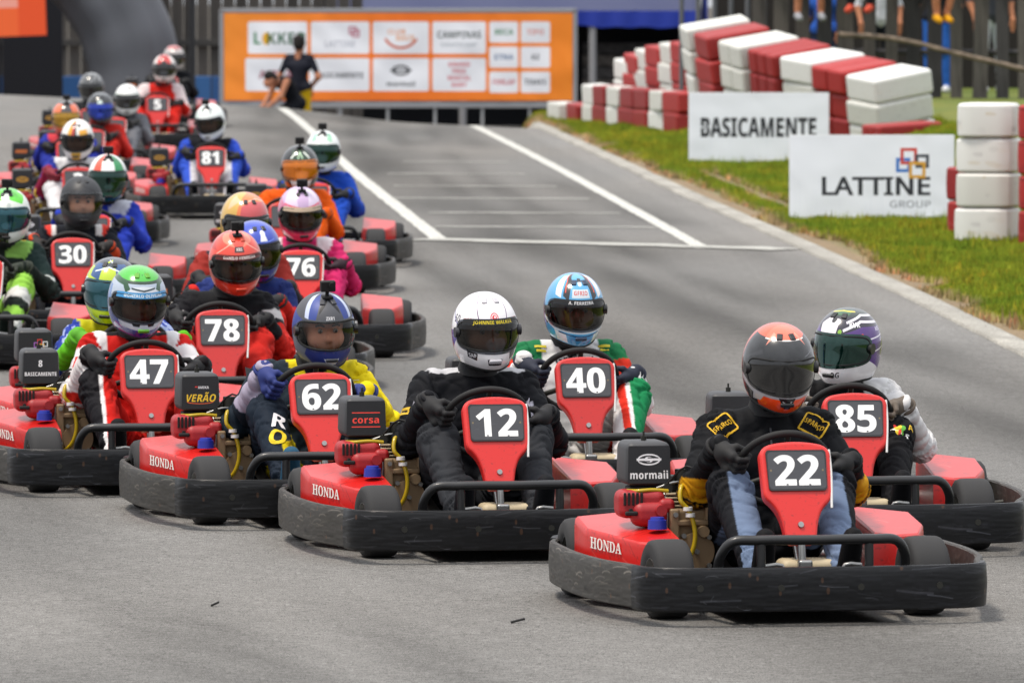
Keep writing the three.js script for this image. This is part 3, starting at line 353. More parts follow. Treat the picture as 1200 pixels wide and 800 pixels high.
// ---------- helmets ----------
const PORT = { a: 72, lo: -21, hi: 21 };
function hPos(a, e, k = 1) {
  const ce = Math.max(0, Math.cos(e)), se = Math.sin(e), f = Math.max(0, Math.cos(a)), t = sst(0.05, -0.75, e), pw = e < 0 ? 0.55 : 0.9, c = Math.pow(ce, pw);
  let x = 0.128 * c * Math.sin(a), y = 0.149 * se, z = (Math.cos(a) > 0 ? 0.15 : 0.155) * c * Math.cos(a); x *= 1 - 0.1 * t * f; z += 0.03 * f * f * t; y -= 0.014 * f * f * t;
  return [x * k, y * k, z * k];
}
const sel = (a, w) => { const q = Math.abs(a) / w; return q >= 1 ? 0 : Math.pow(1 - q ** 4.5, 1 / 4.5); };
function shellG(k = 1) {
  const cols = []; for (let i = -36; i <= 36; i++) cols.push(i * 5); cols.push(-PORT.a + 0.01, PORT.a - 0.01, -67.5, 67.5, -62, 62); cols.sort((a, b) => a - b);
  const mid = (PORT.lo + PORT.hi) / 2, hh = (PORT.hi - PORT.lo) / 2, rows = []; for (let i = 0; i <= 10; i++) rows.push(['l', i / 10]); for (let i = 0; i <= 22; i++) rows.push(['u', i / 22]);
  const pos = [], uv = [], idx = []; for (const [s, f] of rows) for (const a of cols) { const q = sel(a, PORT.a) * hh, e = s === 'l' ? lerp(-57, mid - q, f) : lerp(mid + q, 90, f); pos.push(...hPos(rad(a), rad(e), k)); uv.push((a + 180) / 360, (e + 60) / 150); }
  const n = cols.length; for (let j = 0; j < rows.length - 1; j++) { for (let i = 0; i < n - 1; i++) { if (j === 10 && Math.abs(cols[i] + cols[i + 1]) / 2 < PORT.a) continue; const a = j * n + i; idx.push(a, a + 1, a + n, a + 1, a + n + 1, a + n); } }
  const g = new THREE.BufferGeometry(); g.setAttribute('position', new THREE.Float32BufferAttribute(pos, 3)); g.setAttribute('uv', new THREE.Float32BufferAttribute(uv, 2)); g.setIndex(idx); g.computeVertexNormals();
  const nm = g.attributes.normal, top = (rows.length - 1) * n; for (let i = 0; i < n; i++) nm.setXYZ(top + i, 0, 1, 0); for (let j = 0; j < rows.length; j++) { const A = j * n, Z = j * n + n - 1, x = nm.getX(A) + nm.getX(Z), y = nm.getY(A) + nm.getY(Z), z = nm.getZ(A) + nm.getZ(Z), l = Math.hypot(x, y, z) || 1; for (const q of [A, Z]) nm.setXYZ(q, x / l, y / l, z / l); }
  return g;
}
function visorG(extra, k, e0 = 0, e1 = 1, w = PORT.a + 4) {
  const mid = (PORT.lo + PORT.hi) / 2, hh = (PORT.hi - PORT.lo) / 2 + extra, pos = [], uv = [], idx = [], nu = 40, nv = 8;
  for (let j = 0; j <= nv; j++) for (let i = 0; i <= nu; i++) { const a = lerp(-w, w, i / nu), q = sel(a, PORT.a + 5) * hh, e = lerp(mid - q, mid + q, lerp(e0, e1, j / nv)); pos.push(...hPos(rad(a), rad(e), k)); uv.push(i / nu, j / nv); }
  for (let j = 0; j < nv; j++) for (let i = 0; i < nu; i++) { const a = j * (nu + 1) + i; idx.push(a, a + 1, a + nu + 1, a + 1, a + nu + 2, a + nu + 1); }
  const g = new THREE.BufferGeometry(); g.setAttribute('position', new THREE.Float32BufferAttribute(pos, 3)); g.setAttribute('uv', new THREE.Float32BufferAttribute(uv, 2)); g.setIndex(idx); g.computeVertexNormals(); return g;
}
const HG = { shell: shellG(), pad: shellG(0.93), visor: visorG(4, 1.012), strip: visorG(4, 1.018, 0.8, 1.0, 60),
  trim: (() => { const mid = (PORT.lo + PORT.hi) / 2, hh = (PORT.hi - PORT.lo) / 2, P = []; for (let i = 0; i < 64; i++) { const u = i / 64 * Math.PI * 2, cx = Math.cos(u), sx = Math.sin(u); const a = Math.sign(cx) * Math.pow(Math.abs(cx), 2 / 4.5) * PORT.a, e = mid + Math.sign(sx) * Math.pow(Math.abs(sx), 2 / 4.5) * hh; P.push(hPos(rad(a), rad(e), 0.985)); } return tube(P, 0.0055, 96, 6, true); })(),
  edge: (() => { const P = []; for (let i = 0; i < 40; i++) P.push(hPos(i / 40 * Math.PI * 2, rad(-57), 0.995)); return tube(P, 0.006, 60, 6, true); })(),
  pivot: [-1, 1].map((s) => { const p = hPos(s * rad(74), rad(1), 1.0); return cyl(0.02, 0.022, 0.016, p[0] * 1.01, p[1], p[2], 'x', 20); }),
  vent: merge([-1, 1].map((s) => { const p = hPos(s * rad(18), rad(58), 1.004), g = boxG(0.022, 0.008, 0.03, 0, 0, 0, 0.004); g.rotateX(rad(32)); g.rotateY(s * rad(14)); g.translate(...p); return g; })),
  chinVent: (() => { const p = hPos(0, rad(-36), 1.0), g = boxG(0.05, 0.016, 0.012, 0, 0, 0, 0.005); g.rotateX(rad(25)); g.translate(p[0], p[1], p[2]); return g; })() };
const camG = (() => { const p = hPos(rad(4), rad(72), 1), g = [boxG(0.062, 0.044, 0.03, 0, 0.048, 0.012, 0.005), cyl(0.012, 0.012, 0.012, 0.014, 0.055, 0.03, 'z', 14), boxG(0.014, 0.04, 0.016, 0, 0.018, 0, 0.003), boxG(0.045, 0.01, 0.05, 0, 0, 0, 0.004)]; const m = merge(g); m.translate(...p); return m; })();
const VIS = {
  clear: mat(0xf2f5f6, 0.02, { transmission: 1, thickness: 0, ior: 1.45 }), smoke: mat(0x9a9ea4, 0.03, { transmission: 1, thickness: 0, ior: 1.45 }),
  dark: mat(0x0b0c0e, 0.06, { clearcoat: 1, clearcoatRoughness: 0.03, specularIntensity: 1 }),
  green: mat(0x0f3b33, 0.1, { metalness: 0.85, clearcoat: 1, clearcoatRoughness: 0.04 }), blue: mat(0x1f3fb8, 0.12, { metalness: 0.85, clearcoat: 1 }), orange: mat(0xe07a10, 0.14, { metalness: 0.7, clearcoat: 1 }), teal: mat(0x1c5560, 0.12, { metalness: 0.8, clearcoat: 1 }), gold: mat(0xb98a1e, 0.14, { metalness: 0.8, clearcoat: 1 }),
};
const blackPad = mat(0x0a0a0b, 0.9), gloss = { clearcoat: 0.8, clearcoatRoughness: 0.08 };
const eyeWhite = mat(0x7a7068, 0.35), eyeDark = mat(0x1a120c, 0.3), browMat = mat(0x2a1c14, 0.9);
function helmet(parent, design, o, at, rot) {
  // design draws in degrees: x = azimuth (-180..180, 0 = front), y = elevation (-60..90)
  const S = 2.2, tex = canvasTex(Math.round(360 * S), Math.round(150 * S), (g, w, h) => { g.setTransform(S, 0, 0, -S, 180 * S, 90 * S); const api = { g, band: (e0, e1, c, a0 = -180, a1 = 180) => { g.fillStyle = c; g.fillRect(a0, e0, a1 - a0, e1 - e0); }, poly: (pts, c) => { g.fillStyle = c; g.beginPath(); pts.forEach(([x, y], i) => (i ? g.lineTo(x, y) : g.moveTo(x, y))); g.fill(); }, sym: (pts, c) => { for (const s of [1, -1]) api.poly(pts.map(([x, y]) => [x * s, y]), c); }, line: (pts, c, w2) => { g.strokeStyle = c; g.lineWidth = w2; g.beginPath(); pts.forEach(([x, y], i) => (i ? g.lineTo(x, y) : g.moveTo(x, y))); g.stroke(); }, dot: (x, y, r, c) => { g.fillStyle = c; g.beginPath(); g.ellipse(x, y, r, r, 0, 0, 7); g.fill(); }, text: (t, x, y, s, c, f = 'bold') => { g.save(); g.translate(x, y); g.scale(1, -1); g.fillStyle = c; g.textAlign = 'center'; g.textBaseline = 'middle'; g.font = f + ' ' + s + 'px sans-serif'; g.fillText(t, 0, 0); g.restore(); } }; design(api); });
  const sh = mesh('helmet', HG.shell, mat(0xffffff, o.matte ? 0.5 : 0.25, { map: tex, ...(o.matte ? {} : gloss) }), parent); sh.position.set(...at); sh.rotation.set(rad(rot[0]), rad(rot[1]), rad(rot[2]), 'YXZ');
  mesh('lining', HG.pad, blackPad, sh); mesh('eyeport_trim', HG.trim, MT.rubberDark, sh); mesh('neck_edge', HG.edge, MT.rubberDark, sh); mesh('visor', HG.visor, VIS[o.visor || 'dark'], sh); for (const pv of HG.pivot) mesh('visor_pivot', pv, o.pivot ? mat(o.pivot, 0.4) : MT.blackPaint, sh);
  mesh('air_vent', merge([HG.vent.clone(), HG.chinVent.clone()]), o.vent ? mat(o.vent, 0.4) : MT.blackPaint, sh);
  if (o.strip) mesh('sun_strip', HG.strip, mat(0xffffff, 0.3, { map: canvasTex(256, 26, (g, w, h) => { g.fillStyle = o.strip[0]; g.fillRect(0, 0, w, h); g.fillStyle = o.strip[2] || '#fff'; g.textAlign = 'center'; g.textBaseline = 'middle'; g.font = 'bold 19px sans-serif'; g.fillText(o.strip[1], w / 2, h / 2 + 1); }) }), sh);
  if (o.cam) mesh('action_camera', camG, MT.rubberDark, sh);
  if (o.face) { for (const s of [-1, 1]) { const e = mesh('eye', new THREE.SphereGeometry(0.0105, 12, 8), eyeWhite, sh); e.position.set(s * 0.032, 0.006, 0.082); const pu = new THREE.SphereGeometry(0.0066, 10, 6); pu.translate(s * 0.001, -0.001, 0.006); mesh('iris', pu, eyeDark, e); const br = tube([[s * 0.016, 0.028, 0.094], [s * 0.034, 0.033, 0.09], [s * 0.05, 0.026, 0.078]], 0.0048, 8, 5); mesh('eyebrow', br, browMat, sh); } }
  return sh;
}
// ---------- seated driver ----------
function driver(o) {
  const P = new THREE.Group(), hx = o.dx ?? 0, hy = o.h ?? 0.83, hz = o.hz ?? 0.03, sx = hx * 0.55, sy = (hy - 0.83) * 0.75, rot = o.rot || [8, 0, 0], bones = [];
  const st = rad(o.steer ?? -6), grip = (s) => { const a = (s > 0 ? rad(6) : Math.PI - rad(6)) + st, p = rimPoint(a), rd = rimPoint(a, 1).sub(V3(0, WHEEL.c[1], WHEEL.c[2])).normalize(), tg = rimPoint(a + 0.01).sub(rimPoint(a - 0.01)).normalize().multiplyScalar(s); return { p, rd, tg }; };
  bones.push(B('torso', [-0.075, 0.185, -0.1], [0.075, 0.185, -0.1], 0.125, 0.125), B('torso', [0, 0.22, -0.11], [sx * 0.5, 0.42 + sy * 0.5, -0.1], 0.138, 0.142), B('torso', [-0.085 + sx, 0.49 + sy, -0.08], [0.085 + sx, 0.49 + sy, -0.08], 0.125, 0.125), B('shoulder', [-0.15 + sx, 0.6 + sy, -0.075], [0.15 + sx, 0.6 + sy, -0.075], 0.078, 0.078), B('neck', [sx, 0.62 + sy, -0.06], [hx, hy - 0.06, hz - 0.03], 0.066, 0.058));
  const HR = new THREE.Euler(rad(rot[0]), rad(rot[1]), rad(rot[2]), 'YXZ'), hp = (x, y, z) => { const v = V3(x, y, z).applyEuler(HR); return [hx + v.x, hy + v.y, hz + v.z]; };
  bones.push(B('head', hp(0, 0.01, -0.015), hp(0, -0.03, 0.02), 0.086, 0.07, { fold: 0 }), B('head', hp(0, 0.0, 0.082), hp(0, -0.026, 0.1), 0.008, 0.013, { fold: 0, k: 0.014 }), B('head', hp(-0.04, -0.035, 0.05), hp(0.04, -0.035, 0.05), 0.03, 0.03, { fold: 0 }));
  const gl = [], cuffs = [];
  for (const s of [-1, 1]) {
    const S = [s * 0.185 + sx, 0.595 + sy, -0.07], { p, rd, tg } = grip(s), E = [s * (0.285 + (o.elbow ?? 0)) + sx * 0.6, 0.4 + sy * 0.6 + (o.elbowUp ?? 0), 0.1];
    // hand frame: bar along tg, back of hand outwards from the wheel towards the driver's side, wrist to the elbow
    const toE = V3(...E).sub(p), zA = tg.clone(), yA = toE.clone().addScaledVector(zA, -toE.dot(zA)).normalize().negate(), xA = new THREE.Vector3().crossVectors(yA, zA); const M = new THREE.Matrix4().makeBasis(xA.multiplyScalar(1), yA, zA);
    const back = xA.dot(rd) + xA.dot(V3(0, 0.6, -0.6)); const flip = back < 0; gl.push([M, p, flip]);
    const wr = V3(0.026 * (flip ? -1 : 1), -0.095, 0).applyMatrix4(M).add(p);
    cuffs.push([wr, V3(...E).sub(wr).normalize()]);
    bones.push(B('upper_arm', S, E, 0.072, 0.056, { side: s }), B('forearm', E, [wr.x, wr.y, wr.z], 0.056, 0.037, { side: s }));
    const Hp = [s * 0.1, 0.19, -0.02], Kn = [s * (0.185 + (o.knee ?? 0)), 0.43, 0.32], An = [s * 0.15, 0.16, 0.66], Hl = [s * 0.15, 0.12, 0.7], To = [s * 0.155, 0.29, 0.79];
    bones.push(B('thigh', Hp, Kn, 0.096, 0.072, { side: s }), B('shin', Kn, An, 0.075, 0.053, { side: s }), B('shoe', Hl, To, 0.044, 0.036, { side: s, fold: 0, k: 0.02 }));
  }
  const body = mesh('body', skinBody(bones, o.cell || 0.0115, (part, t, p, s) => (part === 'head' ? (o.face ? o.skin || '#b98263' : '#1a1412') : o.suit(part, t, p, s) || '#222'), o.fold ?? 0.011, o.seed || hx * 50 + hy * 9), bodyMat, P);
  gl.forEach(([M, p, flip]) => { const g = gloveG.clone(); if (flip) { g.scale(-1, 1, 1); const ix = g.index.array; for (let i = 0; i < ix.length; i += 3) { const t = ix[i]; ix[i] = ix[i + 1]; ix[i + 1] = t; } } const m = M.clone(); m.setPosition(p); g.applyMatrix4(m); g.computeVertexNormals(); mesh('glove', g, mat(o.glove || '#141416', 0.75), P); });
  cuffs.forEach(([w, d]) => { const g = new THREE.TorusGeometry(0.038, 0.008, 8, 20); g.applyQuaternion(new THREE.Quaternion().setFromUnitVectors(V3(0, 0, 1), d)); g.translate(w.x + d.x * 0.012, w.y + d.y * 0.012, w.z + d.z * 0.012); mesh('cuff', g, mat(o.glove || '#141416', 0.8), P); });
  { const g = new THREE.CylinderGeometry(0.07, 0.082, 0.04, 28, 1, true), c = mat(o.collar || '#141518', 0.8, { side: THREE.DoubleSide }); g.rotateX(rad(12)); g.translate(lerp(sx, hx, 0.35), 0.685 + sy, -0.05); mesh('collar', g, c, P); }
  helmet(P, o.design, o, [hx, hy, hz], rot);
  P.bodyMesh = body; return P;
}
// ---------- the field: karts and drivers ----------
const BLK = '#141518', WHT = '#d9d9d6';
function mark(D, name, pos, size, rotY, w, h, draw, rotX = 0, rotZ = 0) { // print on the suit, wrapped onto the cloth
  const b = D.bodyMesh; b.updateMatrixWorld(true); const g = new DecalGeometry(b, V3(...pos), new THREE.Euler(rad(rotX), rad(rotY), rad(rotZ)), V3(...size)); if (!g.attributes.position.count) return;
  const p = g.attributes.position, n = g.attributes.normal; for (let i = 0; i < p.count; i++) p.setXYZ(i, p.getX(i) + n.getX(i) * 0.002, p.getY(i) + n.getY(i) * 0.002, p.getZ(i) + n.getZ(i) * 0.002);
  for (const k of Object.keys(g.attributes)) if (!['position', 'normal', 'uv'].includes(k)) g.deleteAttribute(k);
  mesh(name, g, mat(0xffffff, 0.7, { map: canvasTex(w, h, draw), transparent: true, alphaTest: 0.4, polygonOffset: true, polygonOffsetFactor: -1 }), b);
}
const solid = (c, o = {}) => (part) => o[part] || c;
const FIELD = [
  { n: '22', air: 'swirl', x: 0.89, z: -28.54, yaw: 10, dx: 0.05, h: 0.849, rot: [14, 2, 0], cell: 0.008, knee: 0.0,
    kl: 'red kart numbered 22 with air box showing a white wave emblem', dl: 'driver in black suit with gold patches and black and orange helmet',
    suit: (p, t, [x, y, z], s) => p === 'thigh' ? (Math.abs(x) > 0.2 || t < 0.35 ? '#17181c' : '#5f6d85') : p === 'shin' ? (Math.abs(x) > 0.205 ? '#17181c' : '#64748e') : p === 'forearm' && t < 0.6 && y < 0.435 - t * 0.02 + 0.03 ? '#c08a14' : p === 'shoe' ? '#101012' : BLK,
    visor: 'dark', face: 0, glove: '#121214', pivot: 0x222222,
    design: ({ band, poly, sym, line, g }) => { band(-60, 90, '#16171a'); band(54, 90, '#ee5a3c'); poly([[-62, 90], [-55, 52], [55, 52], [62, 90]], '#f2694c'); line([[-55, 52], [55, 52]], '#f3e6e0', 2.2); sym([[30, 62], [46, 40], [40, 66]], '#f08a72');  sym([[50, 34], [80, 18], [84, 12], [46, 28]], '#2b2c30'); line([[30, 24], [60, 30], [90, 50]], '#8a8a90', 1); band(-60, 90, '#d8482c', 100, 180); band(-60, 90, '#d8482c', -180, -100); sym([[0, -22], [60, -22], [95, -8], [100, -14], [60, -32], [0, -30]], '#a7a3a8'); sym([[0, -29], [56, -30], [62, -60], [0, -60]], '#f04818'); sym([[40, -26], [62, -26], [70, -44], [52, -40]], '#bdb8ba'); poly([[-16, -27], [16, -27], [6, -44], [-6, -44]], '#121316'); line([[-9, -31], [0, -36], [9, -31]], '#c9c4c4', 1.6); } },
  { n: '85', air: 'plain', x: 1.275, z: -31.59, yaw: 5, dx: 0.039, h: 0.765, rot: [4, -34, -4], cell: 0.0088, elbow: 0.02,
    kl: 'red kart plated 85 under the driver in purple helmet', dl: 'driver in white-sleeved black suit and purple, white and black helmet looking aside',
    suit: (p, t, [x, y]) => /arm/.test(p) ? '#c9c8c8' : p === 'shoulder' ? (Math.abs(x) > 0.11 ? '#cfcfce' : '#121214') : p === 'torso' && Math.abs(x) > 0.12 ? '#c9c9c8' : '#131316', glove: '#5c5248', visor: 'green',
    design: ({ band, poly, sym, line, dot, text }) => { band(-60, 90, '#201a2c'); band(-60, 26, '#4a2278', 30, 180); band(-60, 16, '#e4e3e6', -180, 30); sym([[18, 24], [60, 36], [120, 34], [180, 10], [180, -60], [140, -60], [90, -10], [70, 0]], '#4a2278'); band(56, 90, '#1c2a20'); poly([[-30, 60], [30, 60], [60, 78], [-60, 78]], '#2f5a34'); line([[-50, 66], [0, 74], [60, 70]], '#d8c21c', 4); poly([[-28, 20], [6, 20], [10, 50], [-20, 58], [-40, 40]], '#ddd9de'); dot(-6, 50, 7, '#101012'); for (const [a, b, c] of [[20, 30, 60], [26, 44, 70]]) line([[a, b], [c, b + 16], [130, b + 10], [180, b - 30]], '#ece8f0', 5); line([[60, 14], [120, 20], [170, -20]], '#ece8f0', 2.4); line([[70, -6], [120, 2], [160, -30]], '#e8e4ec', 2); sym([[0, -22], [70, -16], [120, -40], [120, -60], [0, -60]], '#e6e5e8'); text('KVR', 44, 40, 13, '#f1f1f1'); text('ADG', 104, 30, 9, '#e8e6ee'); text('ADG', 112, 12, 8, '#e8e6ee'); text('DG', 14, -36, 13, '#17151c'); dot(58, 22, 3, '#d0322c'); dot(14, 28, 4, '#7fae2c'); } },
  { n: '12', air: 'corsa', x: -0.16, z: -31.31, yaw: 10, dx: 0.05, h: 0.839, rot: [6, 5, 2], cell: 0.008,
    kl: 'red kart numbered 12 with air box lettered in red', dl: 'driver in black suit with white side slashes and white helmet',
    suit: (p, t, [x, y, z], s) => p === 'upper_arm' && z > -0.05 && Math.abs(x) < 0.235 && y < 0.56 && y > 0.4 ? '#b9b6c2' : p === 'torso' && Math.abs(x) > 0.185 && y > 0.4 && y < 0.56 && z > -0.06 ? '#c9c6d0' : p === 'shoulder' && y > 0.672 ? '#b7b7ba' : /thigh|shin/.test(p) ? '#2b2d31' : '#15161a', glove: '#121215', visor: 'smoke', face: 1, strip: ['#111214', 'JOHNNIE WALKER', '#e8d01c'], vent: 0xb9b7bd, pivot: 0x2a2a30,
    design: ({ band, sym, line, dot, text, poly }) => { band(-60, 90, '#e9e7ea'); for (const s of [1, -1]) { line([[s * 26, 18], [s * 34, 40], [s * 40, 66], [s * 70, 88]], '#4a2c56', 1.6); line([[s * 72, 12], [s * 100, 30], [s * 180, 40]], '#3c2c80', 2); } sym([[70, -4], [86, 4], [150, -6], [160, -30], [100, -30]], '#5446a0'); dot(2, 27, 8, '#d8242a'); dot(2, 27, 6.4, '#e9e7ea'); dot(2, 27, 4.6, '#d8242a'); dot(3, 28, 2, '#e9e7ea'); text('vodafone', -46, 24, 6, '#c8343a'); text('vodafone', 50, 24, 6, '#c8343a'); text('50', -78, 22, 17, '#232028'); text('50', 78, 22, 17, '#232028'); band(9, 18, '#dfdde2', -66, -44); band(9, 18, '#dfdde2', 44, 66); sym([[34, -26], [54, -22], [56, -34], [38, -38]], '#24222a'); poly([[-16, -33], [16, -33], [15, -44], [-15, -44]], '#2c2a32'); text('SAP', -45, -30, 9, '#dcdae0'); text('RedBull', 0, -38.5, 7.4, '#c9c7ce'); line([[-20, -24], [20, -24]], '#8a8890', 1.4); } },
  { n: '40', air: 'gold', x: 0.23, z: -34.28, yaw: 8, dx: 0.03, h: 0.79, rot: [10, 4, 0], cell: 0.0088, knee: 0.05, 
    kl: 'red kart plated 40 under the driver in light blue helmet', dl: 'driver in white, green and red suit with light blue helmet',
    suit: (p, t, [x, y, z], s) => p === 'upper_arm' ? (t < 0.22 ? '#1d6b41' : t < 0.5 ? '#c3301f' : '#d2d1d0') : p === 'shoulder' ? (Math.abs(x - 0.02) > 0.125 ? '#1d6b41' : '#cfcfce') : p === 'forearm' ? '#d0cfcf' : /thigh|shin/.test(p) ? (() => { const u = Math.abs(x); return u > 0.212 ? '#1a7a4a' : u > 0.197 ? '#e2e2e0' : u > 0.165 ? '#d2301f' : '#cdcccb'; })() : p === 'neck' ? '#141414' : p === 'shoe' ? '#1a1a1c' : '#d3d3d2', glove: '#10182c', visor: 'smoke', face: 1, vent: 0x2a3a52, strip: ['#16181c', 'A. FERREIRA', '#e4e4e4'],
    design: ({ band, sym, line, dot, text, poly }) => { band(-60, 90, '#4f9fd0'); sym([[26, 22], [40, 30], [44, 60], [70, 84], [50, 88], [24, 60]], '#15181d'); sym([[44, 26], [60, 30], [80, 70], [60, 80], [48, 50]], '#e6e4e2'); line([[36, 36], [42, 60], [66, 84]], '#d84a2c', 3); line([[-36, 36], [-42, 60], [-66, 84]], '#d84a2c', 3); sym([[80, 0], [110, 40], [180, 60], [180, 20], [120, 0]], '#2c6fa8'); sym([[70, -12], [90, 6], [100, 2], [80, -24]], '#14161a'); dot(0, 56, 6, '#dfe6ea'); band(60, 70, '#15171b', -8, 8); poly([[-20, 28], [20, 28], [20, 44], [-20, 44]], '#c9d5dd'); text('GFRIO', 0, 36, 11, '#c23a34'); sym([[0, -20], [60, -18], [90, -8], [90, -14], [60, -28], [0, -28]], '#d7e2ea'); sym([[0, -30], [30, -30], [24, -48], [0, -48]], '#3f8fc4'); sym([[34, -30], [60, -28], [58, -50], [32, -50]], '#e1e6ea'); line([[-50, -30], [0, -33], [50, -30]], '#173a60', 2); } },
  { n: '62', air: 'verao', x: -0.87, z: -33.06, yaw: 10, dx: 0.092, h: 0.762, rot: [10, 4, 2], cell: 0.008, elbow: 0.03, steer: -14,
    kl: 'red kart numbered 62 with air box lettered in yellow', dl: 'driver in yellow and navy suit with blue and grey open-view helmet',
    suit: (p, t, [x, y, z], s) => { if (p === 'shoe') return '#2a5068'; if (/thigh|shin/.test(p)) return x > 0.2 || (x < 0 && x > -0.16 && y < 0.33) ? '#c8b410' : '#1b2430'; if (p === 'forearm') return s < 0 ? (t > 0.35 ? '#9a93a6' : '#1c2630') : '#d8c012'; if (p === 'upper_arm') return s < 0 ? '#1e2933' : '#dcc614'; if (p === 'neck') return '#15171b'; return x > 0.0 + 0.5 * (0.62 - y) - 0.05 ? '#d9c41a' : '#1d2831'; }, glove: '#18296a', visor: 'clear', face: 1, cam: 1, matte: 1, skin: '#b88068', vent: 0x3a3c42,
    design: ({ band, sym, poly, line, text }) => { band(-60, 90, '#4a4c52'); band(-60, 22, '#1a2250'); sym([[44, 24], [56, 26], [72, 70], [60, 84], [48, 56]], '#b9c3dc'); sym([[30, 24], [46, 24], [52, 60], [40, 86], [24, 60]], '#33468e'); sym([[60, 22], [110, 34], [180, 40], [180, 0], [100, 0]], '#2a3a86'); poly([[-24, 34], [0, 62], [24, 34], [24, 44], [6, 70], [-6, 70], [-24, 44]], '#17181c'); text('ZXR1', 0, 27, 8, '#d8d8da'); sym([[0, -22], [50, -20], [70, -34], [40, -60], [0, -60]], '#1b2a70'); poly([[-18, -34], [18, -34], [10, -46], [-10, -46]], '#c4c9d6'); sym([[50, -20], [90, -6], [100, -60], [40, -60], [60, -34]], '#6f727c'); } },
  { n: '47', air: 'basic', x: -1.63, z: -34.96, yaw: 8, dx: 0.0, h: 0.795, rot: [12, 6, 0], cell: 0.0088, knee: 0.02,
    kl: 'red kart numbered 47 with air box lettered in white under a figure eight', dl: 'driver in red suit with white sleeves and green-topped blue helmet',
    suit: (p, t, [x, y, z], s) => p === 'upper_arm' ? (t < 0.12 ? '#b01a16' : '#d4d1d2') : p === 'forearm' ? (y < 0.4 ? '#c92a20' : t > 0.82 ? '#1a1618' : '#d4d0d0') : p === 'shoulder' ? (Math.abs(x) > 0.13 ? '#d4d1d2' : y > 0.635 ? '#1b1719' : '#bf1d18') : /thigh|shin/.test(p) ? (Math.abs(x) > 0.2 ? '#17161a' : Math.abs(x) > 0.185 ? '#d8d6d6' : '#c0201a') : p === 'shoe' ? '#141416' : p === 'neck' ? '#16161a' : '#bb1c17', glove: '#151518', visor: 'smoke', face: 1, strip: ['#3f8fc8', 'GONZALO OLIVEIRA', '#f0f4f6'], vent: 0x5aa02c,
    design: ({ band, sym, line, dot, poly }) => { band(-60, 90, '#a9b6c8'); band(44, 90, '#3fae2c'); band(40, 46, '#15351c'); sym([[0, 36], [26, 34], [36, 24], [0, 26]], '#cfd6de'); line([[-28, 32], [0, 28], [28, 32]], '#132a30', 3); sym([[30, 30], [44, 46], [80, 50], [180, 46], [180, 40], [84, 40], [50, 36], [40, 24]], '#1a4a28'); sym([[74, 0], [84, 30], [180, 36], [180, -30], [100, -20]], '#5b7fb8'); sym([[60, -16], [78, -6], [90, -20], [80, -60], [50, -60]], '#24408e'); band(-60, -36, '#1c2c80', -60, 60); sym([[0, -18], [56, -18], [50, -34], [0, -36]], '#c3ccd8'); sym([[8, -24], [26, -24], [24, -29], [10, -29]], '#20242c'); for (const [x, y] of [[-16, 66], [0, 60], [16, 66], [-8, 74], [10, 76]]) dot(x, y, 1.6, '#1d4a1c'); } },
  { n: '', air: 'lattine', x: -1.76, z: -36.75, yaw: 8, dx: -0.069, h: 0.76, rot: [6, -16, -4], cell: 0.012, elbow: 0.04,
    kl: 'red kart whose air box carries overlapping coloured squares', dl: 'driver in yellow suit with blue patterned sleeves and yellow-green helmet',
    suit: (p, t, [x, y, z]) => p === 'upper_arm' ? (noise(x * 40, y * 40, z * 40) > 0.18 ? '#a9b6dc' : '#2b3f96') : p === 'forearm' ? (t > 0.35 ? '#59a81f' : '#2b3f96') : p === 'neck' ? '#14161a' : '#b9b41a', glove: '#4f9a1c', visor: 'teal',
    design: ({ band, sym, line, poly }) => { band(-60, 90, '#b4cc1c'); band(50, 90, '#26303a'); sym([[20, 24], [50, 30], [60, 60], [20, 60]], '#1f4a80'); line([[-40, 40], [0, 52], [40, 40]], '#dfe8ea', 3); line([[-20, 60], [10, 74]], '#c8e01c', 5); line([[20, 60], [-10, 74]], '#e6eaea', 3); sym([[70, 8], [100, 30], [180, 30], [180, 10], [100, 4]], '#1e5a96'); sym([[60, -18], [90, -10], [150, -40], [150, -48], [90, -24], [60, -28]], '#17181c'); line([[-90, 20], [-60, 24]], '#e8ece8', 4); } },
  { n: '78', air: 'gold', x: -1.43, z: -38.63, yaw: 6, dx: 0.1, h: 0.815, rot: [12, 6, 3], cell: 0.011,
    kl: 'red kart plated 78 under the driver in orange-red helmet', dl: 'driver in black and red suit with orange-red helmet and camera on top',
    suit: (p, t, [x, y, z], s) => /thigh|shin/.test(p) ? '#b3211a' : p === 'upper_arm' ? (Math.abs(t - 0.35) < 0.1 ? '#b9b6b6' : t > 0.55 ? '#b8231b' : '#18181c') : p === 'forearm' ? (t < 0.5 ? '#b8231b' : '#1a1a1e') : p === 'torso' && Math.abs(x - 0.05) > 0.15 ? '#b3211a' : '#17181b', glove: '#141416', visor: 'smoke', face: 1, cam: 1, strip: ['#5a1a14', 'DANILO FERREIRA', '#f4ece8'], vent: 0xc8452e,
    design: ({ band, sym, line, poly, text }) => { band(-60, 90, '#e0402a'); sym([[10, 40], [30, 60], [60, 80], [90, 70], [50, 50]], '#f07a5c'); sym([[60, 30], [90, 50], [180, 50], [180, 34], [100, 30]], '#c22a1a'); poly([[-12, 30], [12, 30], [12, 42], [-12, 42]], '#3a1614'); text('KRS', 0, 36, 9, '#f0e6e0'); line([[-60, 24], [-30, 44], [-14, 60]], '#fbb29c', 2); line([[60, 24], [30, 44], [14, 60]], '#fbb29c', 2); sym([[0, -22], [60, -20], [80, -10], [90, -16], [60, -30], [0, -32]], '#c92c1c'); } },
  { n: '', air: 'swirl', x: -1.42, z: -40.7, yaw: 4, dx: 0.12, h: 0.79, rot: [10, 14, 4], cell: 0.013,
    kl: 'red kart directly behind kart 78', dl: 'driver in red and navy suit with plain blue helmet bearing a white emblem',
